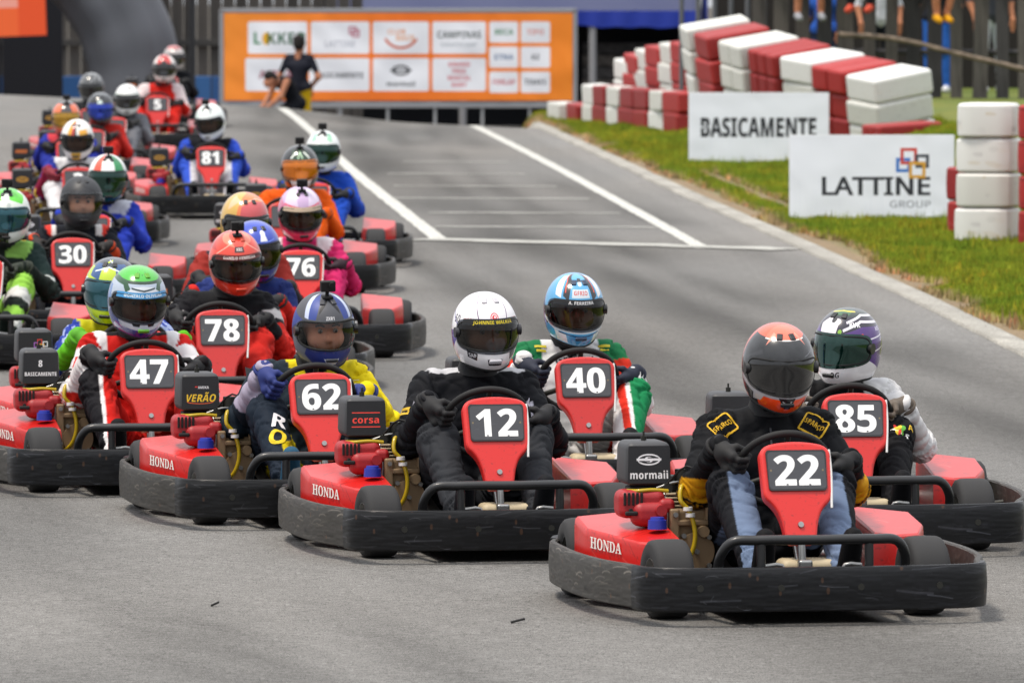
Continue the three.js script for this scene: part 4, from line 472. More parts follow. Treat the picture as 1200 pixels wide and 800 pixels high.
    suit: (p, t, [x, y]) => p === 'shoulder' ? '#22326e' : p === 'upper_arm' ? (t < 0.6 ? '#1f2c62' : '#c3281f') : p === 'torso' ? '#c3281f' : '#b8241c', glove: '#17181c', visor: 'smoke', face: 1,
    design: ({ band, dot, poly, line }) => { band(-60, 90, '#2240b0'); band(-60, -20, '#17267c'); dot(6, 46, 8, '#e6e9f0'); poly([[0, 44], [12, 44], [16, 28], [-4, 28]], '#e6e9f0'); line([[-40, 30], [0, 24], [40, 30]], '#5c7ae0', 2); } },
  { n: '', air: 'plain', x: -1.46, z: -42.7, yaw: 6, dx: 0.04, h: 0.87, rot: [16, 10, 0], cell: 0.014,
    kl: 'red kart whose driver wears an orange and pink helmet', dl: 'driver with orange, gold and pink helmet behind the blue helmet',
    suit: solid('#23262e', { upper_arm: '#8a2a24' }), visor: 'dark',
    design: ({ band, sym, poly, line }) => { band(-60, 90, '#d9763a'); band(-60, 90, '#c9a24a', -180, -40); poly([[-30, 18], [60, 18], [70, 50], [10, 62], [-30, 46]], '#c44a4e'); poly([[-70, 30], [-40, 60], [-90, 70]], '#e8b48a'); line([[-20, 60], [40, 66], [100, 40]], '#f0a890', 4); } },
  { n: '76', air: 'gold', x: -1.21, z: -45.98, yaw: 2, dx: 0.0, h: 0.8, rot: [12, 8, 2], cell: 0.0125,
    kl: 'red kart plated 76 under the driver in pink', dl: 'driver in pink suit with pink and lilac helmet', suit: (p, t, [x]) => p === 'shoulder' && Math.abs(x) > 0.1 ? '#d8cfd2' : p === 'torso' && Math.abs(x) < 0.04 ? '#7a1f44' : '#c42a64', glove: '#2a1420', visor: 'smoke', face: 1, cam: 1, strip: ['#c8b49a', '', '#fff'],
    design: ({ band, sym, line, dot }) => { band(-60, 90, '#c0a2c8'); band(-60, 0, '#d8405c'); sym([[14, 24], [60, 30], [80, 70], [30, 76]], '#d9c8e0'); sym([[40, 22], [90, 40], [180, 30], [180, 0], [80, 0]], '#c86a90'); line([[-60, 30], [0, 22], [60, 30]], '#e05a70', 4); band(-30, -22, '#8a2440', -50, 50); } },
  { n: '', air: 'swirl', x: -1.5, z: -54.3, yaw: 0, dx: 0.07, h: 0.825, rot: [6, 4, 2], cell: 0.014,
    kl: 'red kart carrying the driver in orange', dl: 'driver in plain orange suit with black helmet and orange visor', suit: solid('#d8560f', { neck: '#1a1a1a', shoe: '#222' }), visor: 'orange', cam: 1, glove: '#26201c',
    design: ({ band, sym, poly, line }) => { band(-60, 90, '#17191a'); poly([[-30, 26], [30, 26], [40, 60], [-40, 60]], '#1c3a22'); line([[-34, 30], [-10, 60]], '#e8ece4', 6); line([[34, 30], [10, 60]], '#e8ece4', 6); line([[-8, 30], [0, 50], [8, 30]], '#c8e8c0', 4); sym([[12, -26], [40, -24], [34, -46], [16, -44]], '#d8d4d4'); } },
  { n: '', air: 'gold', x: -1.44, z: -58.7, yaw: 0, dx: 0.065, h: 0.82, rot: [6, -4, 0], cell: 0.014,
    kl: 'red kart carrying the driver in blue with white and green helmet', dl: 'driver in blue suit with white helmet and green visor', suit: (p, t, [x]) => p === 'torso' && Math.abs(x) < 0.05 ? '#c9ccd8' : '#1d46a8', visor: 'green', cam: 1, glove: '#15161a',
    design: ({ band, sym, line }) => { band(-60, 90, '#e4e8e6'); sym([[20, 40], [40, 70], [60, 60], [40, 30]], '#9ad0b0'); line([[-60, 22], [0, 24], [60, 22]], '#1d7a4a', 4); band(-24, -17, '#b8c4c0', -60, 60); } },
  { n: '30', air: 'plain', x: -2.63, z: -47.85, yaw: 5, dx: 0.07, h: 0.805, rot: [4, 4, 0], cell: 0.0125,
    kl: 'red kart plated 30 under the driver in matt black helmet', dl: 'driver in black suit with red and white shoulder badges and matt black helmet', suit: (p, t, [x, y, z]) => p === 'shoulder' && Math.abs(x - 0.04) > 0.12 && y > 0.6 ? (Math.abs(x - 0.04) > 0.15 ? '#c8352a' : '#d8d4d2') : p === 'forearm' && t > 0.6 ? '#b8401f' : '#181b22', glove: '#1c1816', visor: 'clear', face: 1, matte: 1, skin: '#c08a70',
    design: ({ band, poly, sym, line }) => { band(-60, 90, '#2b2d31'); poly([[-12, 40], [0, 50], [12, 40], [0, 44]], '#141518'); line([[-40, 24], [-20, 36], [0, 40], [20, 36], [40, 24]], '#1a1b1e', 3); } },
  { n: '', air: 'swirl', x: -2.7, z: -52, yaw: 1, dx: 0.09, h: 0.825, rot: [8, 4, 0], cell: 0.014,
    kl: 'red kart with the driver in white, red and green helmet', dl: 'driver in blue suit with white, red and green helmet', suit: (p, t, [x]) => p === 'shoulder' && x > 0.1 ? '#b9bcc8' : '#2438a0', visor: 'green', glove: '#17181c', cam: 1,
    design: ({ band, poly }) => { band(-60, 90, '#e6e8e6'); band(16, 90, '#e0553c', -54, -24); band(16, 90, '#17884a', 22, 60); band(-60, 18, '#164a3c', -90, 90); band(16, 22, '#3c6ab8', -70, 70); } },
  { n: '3', air: 'gold', x: -3.38, z: -62.6, yaw: 4, dx: 0.002, h: 0.815, rot: [14, -6, 0], cell: 0.015,
    kl: 'red kart with the driver in white helmet striped gold and red', dl: 'driver in blue and white suit with white, gold and red striped helmet', suit: (p, t, [x, y, z]) => p === 'torso' ? (noise(x * 30, y * 30, z * 30) > 0 ? '#d8d8dc' : '#2a3f80') : p === 'upper_arm' ? '#26328a' : p === 'forearm' ? '#8a2440' : '#d0d0d2', visor: 'smoke', face: 1, glove: '#7a1a2c',
    design: ({ band, poly }) => { band(-60, 90, '#e8e6e0'); band(14, 90, '#e0a024', -34, -18); band(14, 90, '#b83a28', -18, -6); band(14, 90, '#232026', -6, 2); band(20, 40, '#e8a828', 14, 50); band(-60, -26, '#d8a82c', -20, 20); } },
  { n: '', air: 'plain', x: -3.9, z: -71, yaw: 4, dx: -0.029, h: 0.79, rot: [6, 0, 0], cell: 0.016,
    kl: 'red kart with the driver in orange helmet and grey crest', dl: 'driver in navy suit with orange and grey helmet and camera on top', suit: (p, t, [x, y]) => p === 'shoulder' ? '#c8404a' : '#24308a', visor: 'gold', cam: 1,
    design: ({ band, poly }) => { band(-60, 90, '#e0683a'); poly([[-30, 16], [30, 16], [20, 60], [-20, 60]], '#3a3436'); band(60, 90, '#4a4446'); } },
  { n: '', air: 'gold', x: -3.9, z: -75, yaw: 1, dx: 0.07, h: 0.785, rot: [8, 0, 0], cell: 0.016,
    kl: 'red kart with the driver in black helmet and blue mirror visor', dl: 'driver in red suit with black helmet and blue mirror visor', suit: solid('#b0261f', { neck: '#1a1a1a' }), visor: 'blue',
    design: ({ band, poly }) => { band(-60, 90, '#1b1d22'); band(60, 90, '#4a4e52'); poly([[-14, 26], [14, 26], [8, 40], [-8, 40]], '#cfe0d8'); } },
  { n: '', air: 'plain', x: -3.9, z: -79.2, yaw: 1, dx: 0.12, h: 0.77, rot: [8, 0, 0], cell: 0.016,
    kl: 'red kart with the driver in plain white helmet and grey suit', dl: 'driver in grey suit with plain white helmet', suit: solid('#6a6c72', { neck: '#1a1a1a' }), visor: 'dark', design: ({ band }) => { band(-60, 90, '#e2e4e2'); band(20, 26, '#8aa890'); } },
  { n: '', air: 'gold', x: -4.3, z: -82.4, yaw: 4, dx: -0.003, h: 0.81, rot: [10, -10, 0], cell: 0.016,
    kl: 'red kart with the driver in mottled grey helmet', dl: 'driver in charcoal suit with mottled grey helmet', suit: solid('#2a2c30'), visor: 'dark', design: ({ band, dot }) => { band(-60, 90, '#5a5c5e'); const q = rng(77); for (let i = 0; i < 60; i++) dot(q() * 360 - 180, q() * 110 - 20, 3 + q() * 9, q() < 0.5 ? '#8f9192' : '#2e3032'); } },
  { n: '81', air: 'gold', x: -2.59, z: -68.88, yaw: 4, dx: 0.01, h: 0.81, rot: [16, -18, 4], cell: 0.0135,
    kl: 'red kart plated 81 under the driver in black vest and white helmet', dl: 'driver in black vest with blue sleeves and white helmet looking down', suit: (p, t, [x, y, z]) => p === 'upper_arm' ? '#2a48b0' : p === 'forearm' ? (z < 0.12 ? '#a83a30' : '#2a48b0') : /thigh|shin/.test(p) ? (Math.abs(x) > 0.18 ? '#3050b8' : '#c8cad0') : '#17191e', visor: 'smoke', face: 1, cam: 1, glove: '#15161a',
    design: ({ band, line, poly }) => { band(-60, 90, '#e4eae8'); line([[-50, 26], [-20, 60]], '#4ab088', 4); line([[20, 40], [50, 60]], '#1b2a24', 4); band(-22, -16, '#7a8480', -60, 60); } },
  { n: '5', air: 'plain', x: -3.86, z: -87.4, yaw: 4, dx: 0.09, h: 0.89, rot: [6, -4, 0], cell: 0.014,
    kl: 'red kart plated 5 under the driver in red suit with white sleeves', dl: 'driver in red suit with white sleeves, white and red helmet', suit: (p, t, [x, y]) => p === 'upper_arm' ? '#d6c8c8' : p === 'shoulder' && Math.abs(x - 0.05) > 0.13 ? '#d0c4c6' : /thigh/.test(p) ? (Math.abs(x) > 0.16 ? '#d8b8b4' : '#c02820') : '#c4241c', visor: 'dark',
    design: ({ band, poly }) => { band(-60, 90, '#d8d0cc'); poly([[-40, 24], [40, 24], [50, 70], [-50, 70]], '#c83a38'); poly([[-26, 24], [26, 24], [0, 44]], '#241a1c'); band(70, 90, '#c44440'); } },
  { n: '', air: 'plain', x: -2.93, z: -44.9, yaw: 0, dx: 0.12, h: 0.825, rot: [8, 0, 0], cell: 0.0125, knee: 0.03, elbow: 0.03,
    kl: 'red kart ahead of kart 30 carrying the green-striped driver', dl: 'driver in black suit with green and white stripes and green-topped white helmet', suit: (p, t, [x, y, z]) => { if (/thigh|shin/.test(p)) { const q = ((t * 6) | 0) % 3; return q === 0 ? '#8ac04a' : q === 1 ? '#c9cbc6' : '#1c2420'; } if (p === 'shoulder') return Math.abs(x) > 0.1 ? '#8aba5a' : '#1d2522'; if (p === 'upper_arm') return t > 0.75 && t < 0.9 ? '#c4c8c4' : '#20302e'; return '#1a221e'; }, visor: 'teal', cam: 1, glove: '#222a1e',
    design: ({ band, poly, dot, sym }) => { band(-60, 90, '#dde3dc'); sym([[10, 44], [50, 30], [80, 50], [60, 84], [20, 84]], '#5ad02c'); band(66, 90, '#4cc428'); dot(8, 30, 6, '#b8c0bc'); band(17, 23, '#c87a5a', -40, 40); band(-60, -18, '#c8a018', -60, 0); band(-60, -18, '#1c1e1a', -26, 8); band(-60, -24, '#c83a28', -60, -30); } },
  { n: '', air: 'plain', x: -4.15, z: -97, yaw: 3, dx: 0.08, h: 0.82, rot: [6, 6, 0], cell: 0.017,
    kl: 'red kart under the black-suited driver following the kart plated 5', dl: 'driver in black suit with pale pink helmet behind kart 5', suit: solid('#191a1e'), visor: 'dark', design: ({ band }) => { band(-60, 90, '#b0a8a6'); band(50, 90, '#c06a68'); } },
];
const protoKart = buildKart(), plates = {}, tinted = {};
FIELD.forEach((o, i) => {
  const k = i ? protoKart.clone() : protoKart; thing(k, 'racing_kart', o.kl, 'kart', 'red rental karts on the track');
  if (i) { let first = false; k.traverse((c) => { if (c.name === 'side_pod') { if (first) c.userData = {}; first = true; } }); }
  const y = hgt(o.x, -o.z); k.position.set(o.x, y, o.z); k.rotation.y = rad(o.yaw);
  const tint = ['#ffffff', '#f3e4e2', '#ffeceb', '#e9d6d4'][i % 4], dirt = ['#ffffff', '#e2dfda', '#cfcdcc', '#f4f0ec'][(i * 3 + 1) % 4], reds = {};
  k.traverse((c) => { if (!c.isMesh) return; const key = [MT.red, MT.panelRed, MT.cowl].indexOf(c.material) >= 0 ? tint : [MT.bumpFront, MT.bumpSide].indexOf(c.material) >= 0 ? dirt : null; if (key && i) { const id = key + c.material.uuid; c.material = tinted[id] ??= Object.assign(c.material.clone(), { color: col(key) }); } });
  const plateMat = plates[o.n] ??= mat(0xffffff, 0.45, { map: numberTex(o.n), clearcoat: 0.2 });
  k.traverse((c) => { if (c.name === 'number_plate') c.material = plateMat; if (c.name === 'air_box_label') c.material = airMat[o.air]; });
  const D = driver({ seed: i * 3.7, ...o }); thing(D, 'person', o.dl, 'person', 'kart drivers');
  if (o.n === '22') for (const s of [-1, 1]) mark(D, 'shoulder_patch', [0.02 + s * 0.165, 0.63, 0.0], [0.1, 0.085, 0.12], s * 18, 160, 128, (g, w, h) => { g.strokeStyle = '#e0b01c'; g.lineWidth = 9; g.beginPath(); g.roundRect(12, 14, w - 24, h - 28, 10); g.stroke(); g.fillStyle = '#d8a818'; g.font = 'bold 36px sans-serif'; g.textAlign = 'center'; g.fillText('SPARCO', w / 2, 78, w - 40); }, -38, s * -32);
  if (o.n === '40') mark(D, 'chest_lettering', [0.03, 0.575, 0.03], [0.24, 0.06, 0.2], 0, 384, 96, (g, w, h) => { g.fillStyle = '#26262a'; g.font = 'italic bold 72px sans-serif'; g.textAlign = 'center'; g.fillText('Gricatti', w / 2, 70, w - 10); }, -25);
  const blank = (c) => (g, w, h) => { g.fillStyle = c; g.fillRect(0, 0, w, h); };
  if (o.n === '12') { for (const s of [-1, 1]) mark(D, 'white_slash', [0.02 + s * 0.165, 0.5, 0.03], [0.07, 0.15, 0.16], s * 22, 64, 128, (g, w, h) => { g.fillStyle = '#c9c5d2'; g.beginPath(); if (s < 0) { g.moveTo(6, 4); g.lineTo(40, 60); g.lineTo(60, 118); g.lineTo(4, 122); g.lineTo(18, 70); } else { g.moveTo(58, 4); g.lineTo(24, 60); g.lineTo(4, 118); g.lineTo(60, 122); g.lineTo(46, 70); } g.fill(); }, -12); mark(D, 'sleeve_badge', [-0.25, 0.52, 0.02], [0.05, 0.03, 0.14], -38, 64, 40, (g, w, h) => { blank('#c8a21c')(g, w, h); g.fillStyle = '#201a08'; g.fillRect(10, 14, 44, 12); }, -10); }
  if (o.n === '78') for (const [x, c] of [[-0.03, '#c9c6c8'], [0.13, '#cfccce']]) mark(D, 'chest_badge', [x, 0.56, 0.04], [0.075, 0.045, 0.16], 0, 96, 56, (g, w, h) => { g.fillStyle = c; for (let j = 0; j < 3; j++) g.fillRect(4 + j * 8, 6 + j * 17, 70 - j * 6, 10); g.fillStyle = '#c22a24'; g.fillRect(40, 10, 24, 34); }, -20);
  if (o.n === '62') { mark(D, 'chest_print', [0.03, 0.55, 0.05], [0.17, 0.08, 0.18], 0, 192, 96, (g, w, h) => { g.fillStyle = '#1a1d22'; for (let j = 0; j < 4; j++) { g.beginPath(); g.moveTo(4 + j * 30, 90); g.lineTo(44 + j * 30, 8 + j * 10); g.lineTo(62 + j * 30, 14 + j * 10); g.lineTo(28 + j * 30, 92); g.fill(); } }, -20); mark(D, 'chest_stripes', [0.19, 0.52, 0.03], [0.1, 0.08, 0.18], 24, 96, 80, (g, w, h) => { g.fillStyle = '#e6dc9a'; for (let j = 0; j < 4; j++) g.fillRect(0, 8 + j * 18, 96 - j * 10, 5); }, -20); }
  if (o.n === '47') for (const s of [-1, 1]) mark(D, 'sleeve_print', [s * 0.25, 0.5, 0.05], [0.07, 0.11, 0.16], s * 30, 64, 100, (g, w, h) => { g.fillStyle = '#c22a22'; g.fillRect(s < 0 ? 6 : 46, 0, 12, 100); g.fillStyle = '#26242a'; g.fillRect(20, 20, 24, 6); g.fillRect(20, 34, 24, 6); g.fillRect(20, 64, 18, 16); }, -16);
  if (o.n === '40') for (const s of [-1, 1]) mark(D, 'shoulder_badge', [0.03 + s * 0.14, 0.62, 0.0], [0.07, 0.05, 0.14], s * 14, 72, 52, (g, w, h) => { g.fillStyle = '#c8b82c'; g.fillRect(10, 8, 50, 12); g.fillRect(16, 28, 40, 10); }, -40);
  if (o.n === '22') mark(D, 'zip', [0.025, 0.52, 0.05], [0.02, 0.22, 0.2], 0, 16, 128, (g, w, h) => { g.fillStyle = '#3c3d42'; g.fillRect(5, 0, 6, h); }, -14);
  if (o.n === '62') { mark(D, 'leg_lettering', [-0.16, 0.34, 0.44], [0.13, 0.2, 0.16], -4, 128, 200, (g, w, h) => { g.font = 'bold 104px sans-serif'; g.textAlign = 'center'; g.save(); g.translate(w / 2, 0); g.fillStyle = '#dcdce0'; g.fillText('R', -4, 92); g.fillStyle = '#e0c414'; g.fillText('O', 4, 184); g.restore(); }, -38, -12); mark(D, 'shoulder_patch', [-0.17, 0.5, 0.0], [0.07, 0.05, 0.14], -40, 96, 64, (g, w, h) => { g.fillStyle = '#3a6ac0'; g.fillRect(0, 0, 32, h); g.fillStyle = '#e2e2e4'; g.fillRect(32, 0, 32, h); g.fillStyle = '#c83a34'; g.fillRect(64, 0, 32, h); }, -10); }
  if (o.n === '85') mark(D, 'leg_print', [0.19, 0.42, 0.36], [0.12, 0.1, 0.16], 12, 128, 108, (g, w, h) => { const q = rng(5); for (let j = 0; j < 9; j++) { g.fillStyle = ['#d8342c', '#e8e4d8', '#5aa83a', '#d8c02c'][j % 4]; g.beginPath(); g.ellipse(34 + q() * 40, 40 + q() * 36, 6 + q() * 12, 5 + q() * 9, q() * 3, 0, 7); g.fill(); } g.fillStyle = '#e0b41c'; g.font = 'bold 40px sans-serif'; g.fillText('A', 92, 52); g.fillStyle = '#d8d8d8'; g.fillText('F', 78, 100); }, -40);
  D.position.copy(k.position); D.rotation.y = k.rotation.y; delete D.bodyMesh;
});
// ---------- barriers, signs and what stands behind the track ----------
const whitePaint = [0xd9dad6, 0xcfd0ca, 0xdedfdc].map((c, i) => mat(0xffffff, 0.55, { map: canvasTex(128, 128, (g, w, h) => { g.fillStyle = '#' + c.toString(16); g.fillRect(0, 0, w, h); const q = rng(30 + i); for (let k = 0; k < 90; k++) { g.fillStyle = `rgba(${q() < 0.3 ? '150,110,50' : '90,88,84'},${q() * 0.2})`; g.beginPath(); g.ellipse(q() * w, q() * h, 1 + q() * 5, 1 + q() * 2, q() * 0.5, 0, 7); g.fill(); } }) }));
const redPaint = ['#96201f', '#a32624', '#8a1d1e'].map((c, i) => mat(0xffffff, 0.55, { map: canvasTex(128, 128, (g, w, h) => { g.fillStyle = c; g.fillRect(0, 0, w, h); const q = rng(50 + i); for (let k = 0; k < 140; k++) { g.fillStyle = q() < 0.5 ? `rgba(40,10,10,${q() * 0.25})` : `rgba(220,150,140,${q() * 0.2})`; g.fillRect(q() * w, q() * h, 1 + q() * 16, 1 + q() * 3); } }) }));
const blockG = (() => { const mk = (slabs, w) => { const L = []; for (let i = 0; i < slabs; i++) { const d = 0.63 / slabs, g = new RoundedBoxGeometry(0.74, 0.268, d - 0.006, 3, 0.04); g.translate(0, 0, (i - (slabs - 1) / 2) * d); L.push(g); } const g = merge(L); return g; }; return [mk(1), mk(2), mk(3)]; })();
const tyreBlockG = (() => { const P = [[0.11, -0.1], [0.13, -0.125], [0.19, -0.134], [0.245, -0.13], [0.262, -0.112], [0.266, 0], [0.262, 0.112], [0.245, 0.13], [0.19, 0.134], [0.13, 0.125], [0.11, 0.1]]; const g = new THREE.LatheGeometry(P.map(([a, b]) => new THREE.Vector2(a, b)), 32), p = g.attributes.position; for (let i = 0; i < p.count; i++) { const x = p.getX(i), z = p.getZ(i), a = Math.atan2(z, x), k = 0.93 / Math.pow(Math.pow(Math.abs(Math.cos(a)), 5) + Math.pow(Math.abs(Math.sin(a)), 5), 0.2); p.setX(i, x * k * 0.95); p.setZ(i, z * k * 0.95); } g.computeVertexNormals(); return toCreasedNormals(g, rad(30)); })();
let bq = rng(5);
function blockStack(label, red, x, y, z, yaw, tilt, pitch, tiers, slabs, sc = [1, 1, 1]) {
  const g = new THREE.Group(); thing(g, 'tyre_stack', label, 'tyre stack', red ? 'red painted tyre stacks' : 'white painted tyre stacks'); g.position.set(x, y, z); g.rotation.order = 'YXZ'; g.rotation.set(rad(pitch), rad(yaw), rad(tilt));
  for (let i = 0; i < tiers; i++) { const m = mesh('tyre_block', blockG[slabs - 1], (red ? redPaint : whitePaint)[(bq() * 3) | 0], g); m.position.set((bq() - 0.5) * 0.03, 0.137 + i * 0.272 * sc[1], (bq() - 0.5) * 0.012); m.scale.set(...sc); m.rotation.y = rad((bq() - 0.5) * 6); m.rotation.z = rad((bq() - 0.5) * 3.4); m.rotation.x = rad((bq() - 0.5) * 2); }
  return g;
}
{ // the tall wall climbing away behind the lettered boards
  let x = 4.17, z = -87.5, h = -0.14; const seq = [[0, 1, 32], [1, 2, 31], [0, 1, 30], [1, 3, 28], [0, 2, 24], [1, 1, 14], [0, 1, 8]];
  const ord = ['first', 'second', 'third', 'fourth', 'fifth', 'sixth', 'seventh', 'eighth', 'ninth'];
  seq.forEach(([red, slabs, yaw], i) => { blockStack((red ? 'red' : 'white') + ' painted ' + ord[i] + ' stack of the tall tyre barrier counted from its square end', red, x, h, z, yaw, 9, 5, i > 2 ? 5 : 4, slabs); const a = rad(yaw); x -= Math.sin(a) * 0.64; z -= Math.cos(a) * 0.64; h += 0.085 - (i > 1 && i < 4 ? 0 : 0); if (i === 2) h -= 0.27; });
  [[1.63, -104.2, 0, -0.12], [1.76, -103.7, 1, -0.04], [1.88, -103.2, 0, 0.02], [2.02, -102.6, 1, 0.08], [2.18, -102, 0, 0.12], [2.32, -101.4, 1, 0.14]].forEach(([x2, z2, red, up], i) => blockStack((red ? 'red' : 'white') + ' painted ' + ord[5 - i] + ' narrow stack of the stepped barrier counted from the tall barrier', red, x2, up - 0.1, z2, 14, 4, 3, 4, 1, [0.55, 0.95, 1.1]));
  [[0.66, -105.2, 0, 1], [0.9, -104.5, 1, 1], [1.1, -103.6, 0, 2], [1.22, -102.9, 1, 2], [1.4, -102.1, 0, 2], [1.56, -101.3, 1, 2], [1.72, -100.5, 1, 2], [1.9, -99.4, 0, 2], [2.06, -98.5, 1, 2]].forEach(([x2, z2, red, t], i) => blockStack((red ? 'red' : 'white') + ' painted ' + ord[i] + ' stack of the low barrier on the grass counted from the sponsor banner', red, x2, hgt(x2, -z2) - 0.02, z2, 12, 2, 0, t, 1, [0.36, 0.95, 1.25]));
  blockStack('low red tyre stack in front of the tall barrier, mostly hidden by the board', 1, 4.2, -0.1, -86.2, 24, 3, 0, 2, 3, [1, 0.9, 0.8]);
}
function tyreStack(label, red, x, z, n, top) { const g = new THREE.Group(); thing(g, 'tyre_stack', label, 'tyre stack', red ? 'red painted tyre stacks' : 'white painted tyre stacks'); g.position.set(x, hgt(x, -z), z); for (let i = 0; i < n; i++) { const m = mesh('tyre', tyreBlockG, (red && !(top && i === n - 1) ? redPaint : whitePaint)[(bq() * 3) | 0], g); m.position.set((bq() - 0.5) * 0.02, 0.135 + i * 0.272, (bq() - 0.5) * 0.02); m.rotation.y = rad(-16 + (bq() - 0.5) * 14); } }
tyreStack('stack of four white painted tyres beside the board with coloured squares', 0, 3.72, -62.9, 4);
tyreStack('stack of four red painted tyres in front of the white tyres', 1, 4.17, -62.3, 4);
tyreStack('short stack of red tyres squeezed between the board and the white tyres', 1, 3.74, -64.6, 2);
tyreStack('stack of white painted tyres beyond the red tyres', 0, 4.68, -62.1, 4);
// lettered boards
function board(label, x0, x1, z, h, draw, lean) {
  const w = x1 - x0, g = new THREE.Group(); thing(g, 'advertising_board', label, 'sign', 'lettered boards on the verge'); const x = (x0 + x1) / 2; g.position.set(x, hgt(x, -z) - 0.01, z); g.rotation.x = rad(lean);
  mesh('panel', boxG(w, h, 0.02, 0, h / 2, 0, 0.003), MT.white, g); const f = new THREE.PlaneGeometry(w - 0.006, h - 0.006, 40, 24); { const p = f.attributes.position; for (let i = 0; i < p.count; i++) { const x = p.getX(i), y = p.getY(i); p.setZ(i, 0.004 + 0.004 * noise(x * 3, y * 5, z) + 0.003 * noise(x * 9 + y * 6, y * 4, z + 3)); } f.computeVertexNormals(); } f.translate(0, h / 2, 0.0125);
  mesh('print', f, mat(0xffffff, 0.55, { map: canvasTex(1024, Math.round(1024 * h / w), draw) }), g);
  for (const s of [-1, 1]) mesh('stake', boxG(0.03, h * 0.9, 0.03, s * w * 0.38, h * 0.4, -0.03, 0.004), MT.grey, g); return g;
}
const crease = (g, w, h) => { g.fillStyle = '#e6eaf2'; g.fillRect(0, 0, w, h); const q = rng(8); for (let i = 0; i < 14; i++) { g.strokeStyle = 'rgba(170,178,196,0.22)'; g.lineWidth = 2; g.beginPath(); const x = q() * w; g.moveTo(x, h); g.lineTo(x + (q() - 0.5) * 60, h * (0.5 + q() * 0.4)); g.stroke(); } };
board('white board with black lettering and a mark of overlapping coloured squares', 2.33, 3.72, -67.7, 0.73, (g, w, h) => { crease(g, w, h); g.fillStyle = '#24272e'; g.textBaseline = 'alphabetic'; g.textAlign = 'left'; g.font = '150px sans-serif'; g.save(); g.translate(188, 372); const tw = g.measureText('LATTINE').width; g.scale(694 / tw, 1); g.lineWidth = 8; g.strokeStyle = '#24272e'; g.fillText('LATTINE', 0, 0); g.strokeText('LATTINE', 0, 0); g.restore(); g.font = '58px sans-serif'; g.fillStyle = '#6a6d76'; g.save(); g.translate(620, 452); g.scale(262 / g.measureText('GROUP').width, 1); g.fillText('GROUP', 0, 0); g.restore(); g.lineWidth = 20; for (const [x, y, s, c] of [[672, 152, 70, '#2f6fc0'], [700, 90, 84, '#c23a2c'], [792, 130, 66, '#3a4048'], [752, 176, 84, '#d09a2c']]) { g.strokeStyle = c; g.strokeRect(x, y, s, s); } }, -3);
board('white board with one long black word leaning in front of the tall barrier', 1.86, 3.34, -84.85, 0.76, (g, w, h) => { crease(g, w, h); g.fillStyle = '#1d2026'; g.textBaseline = 'alphabetic'; g.textAlign = 'left'; g.font = 'bold 190px sans-serif'; g.save(); g.translate(78, 322); g.scale(860 / g.measureText('BASICAMENTE').width, 1); g.lineWidth = 6; g.strokeStyle = '#1d2026'; g.fillText('BASICAMENTE', 0, 0); g.strokeText('BASICAMENTE', 0, 0); g.restore(); g.fillStyle = '#e6eaf2'; g.fillRect(70, 246, 66, 12); }, -2);
// timber fence behind the barrier with people perched on it
const woodTex = noiseTex(256, (x, y) => { const n = 0.62 + 0.3 * tileNoise(x * 1, y * 0.12, 30, 3) + 0.2 * tileNoise(x, y, 6, 7) + (R() - 0.5) * 0.2; return [n, n * 0.98, n * 0.97]; });
const wood = [0x6e6e70, 0x84817e, 0x58595c, 0x98948f].map((c) => mat(c, 0.9, { map: woodTex }));
{
  const g = new THREE.Group(); thing(g, 'timber_fence', 'weathered grey timber paling fence behind the tall tyre barrier', 'fence'); const q = rng(15);
  for (let i = 0; i < 14; i++) { const x = 3.02 + i * 0.262 + (q() - 0.5) * 0.03, z = -98.4 + i * 0.12, h = hgt(x, -z); const m = mesh('plank', boxG(0.14 + q() * 0.06, 2.0 - h, 0.03, 0, (2.0 - h) / 2, 0, 0.004), wood[(q() * 4) | 0], g); m.position.set(x, h - 0.03, z); m.rotation.z = rad((q() - 0.5) * 2); }
  mesh('top_rail', tube([[2.9, 1.98, -98.3], [4.6, 1.98, -97.55], [6.7, 1.98, -96.6]], 0.05, 8, 8), wood[1], g); mesh('lower_rail', tube([[2.9, 1.0, -98.55], [6.7, 1.0, -96.85]], 0.035, 8, 8), wood[0], g);
  const pole = mesh('fallen_pole', tube([[3.95, 1.22, -97.2], [4.6, 1.17, -96.9], [5.4, 0.98, -96.6], [6.5, 0.72, -96.2]], 0.032, 16, 8), mat(0xb0a08c, 0.85, { map: woodTex }), scene); thing(pole, 'timber_pole', 'pale slanting timber pole in front of the fence palings', 'pole');
  const r = new THREE.Group(); thing(r, 'steel_railing', 'grey steel railing of upright bars beside the tent', 'railing'); for (let i = 0; i < 7; i++) { const m = mesh('bar', cyl(0.03, 0.03, 1.9, 0, 0, 0, 'y', 10), MT.grey, r); m.position.set(2.1 + i * 0.2, 1.3, -99.8 + i * 0.12); } mesh('rail', tube([[2.0, 2.2, -99.9], [3.4, 2.2, -99]], 0.03, 4, 8), MT.grey, r);
  const w = new THREE.Group(); thing(w, 'dark_backdrop', 'added dark backdrop wall behind the paling fence', 'backdrop'); mesh('wall', boxG(6.4, 2.6, 0.2, 5.8, 1.5, -104, 0), mat(0x1e1a18, 0.9), w); mesh('roof', boxG(6.8, 0.1, 2.2, 5.8, 2.85, -105, 0), mat(0x2a2c30, 0.8), w);  // invented backdrop, added so the gaps between the palings look dark
}
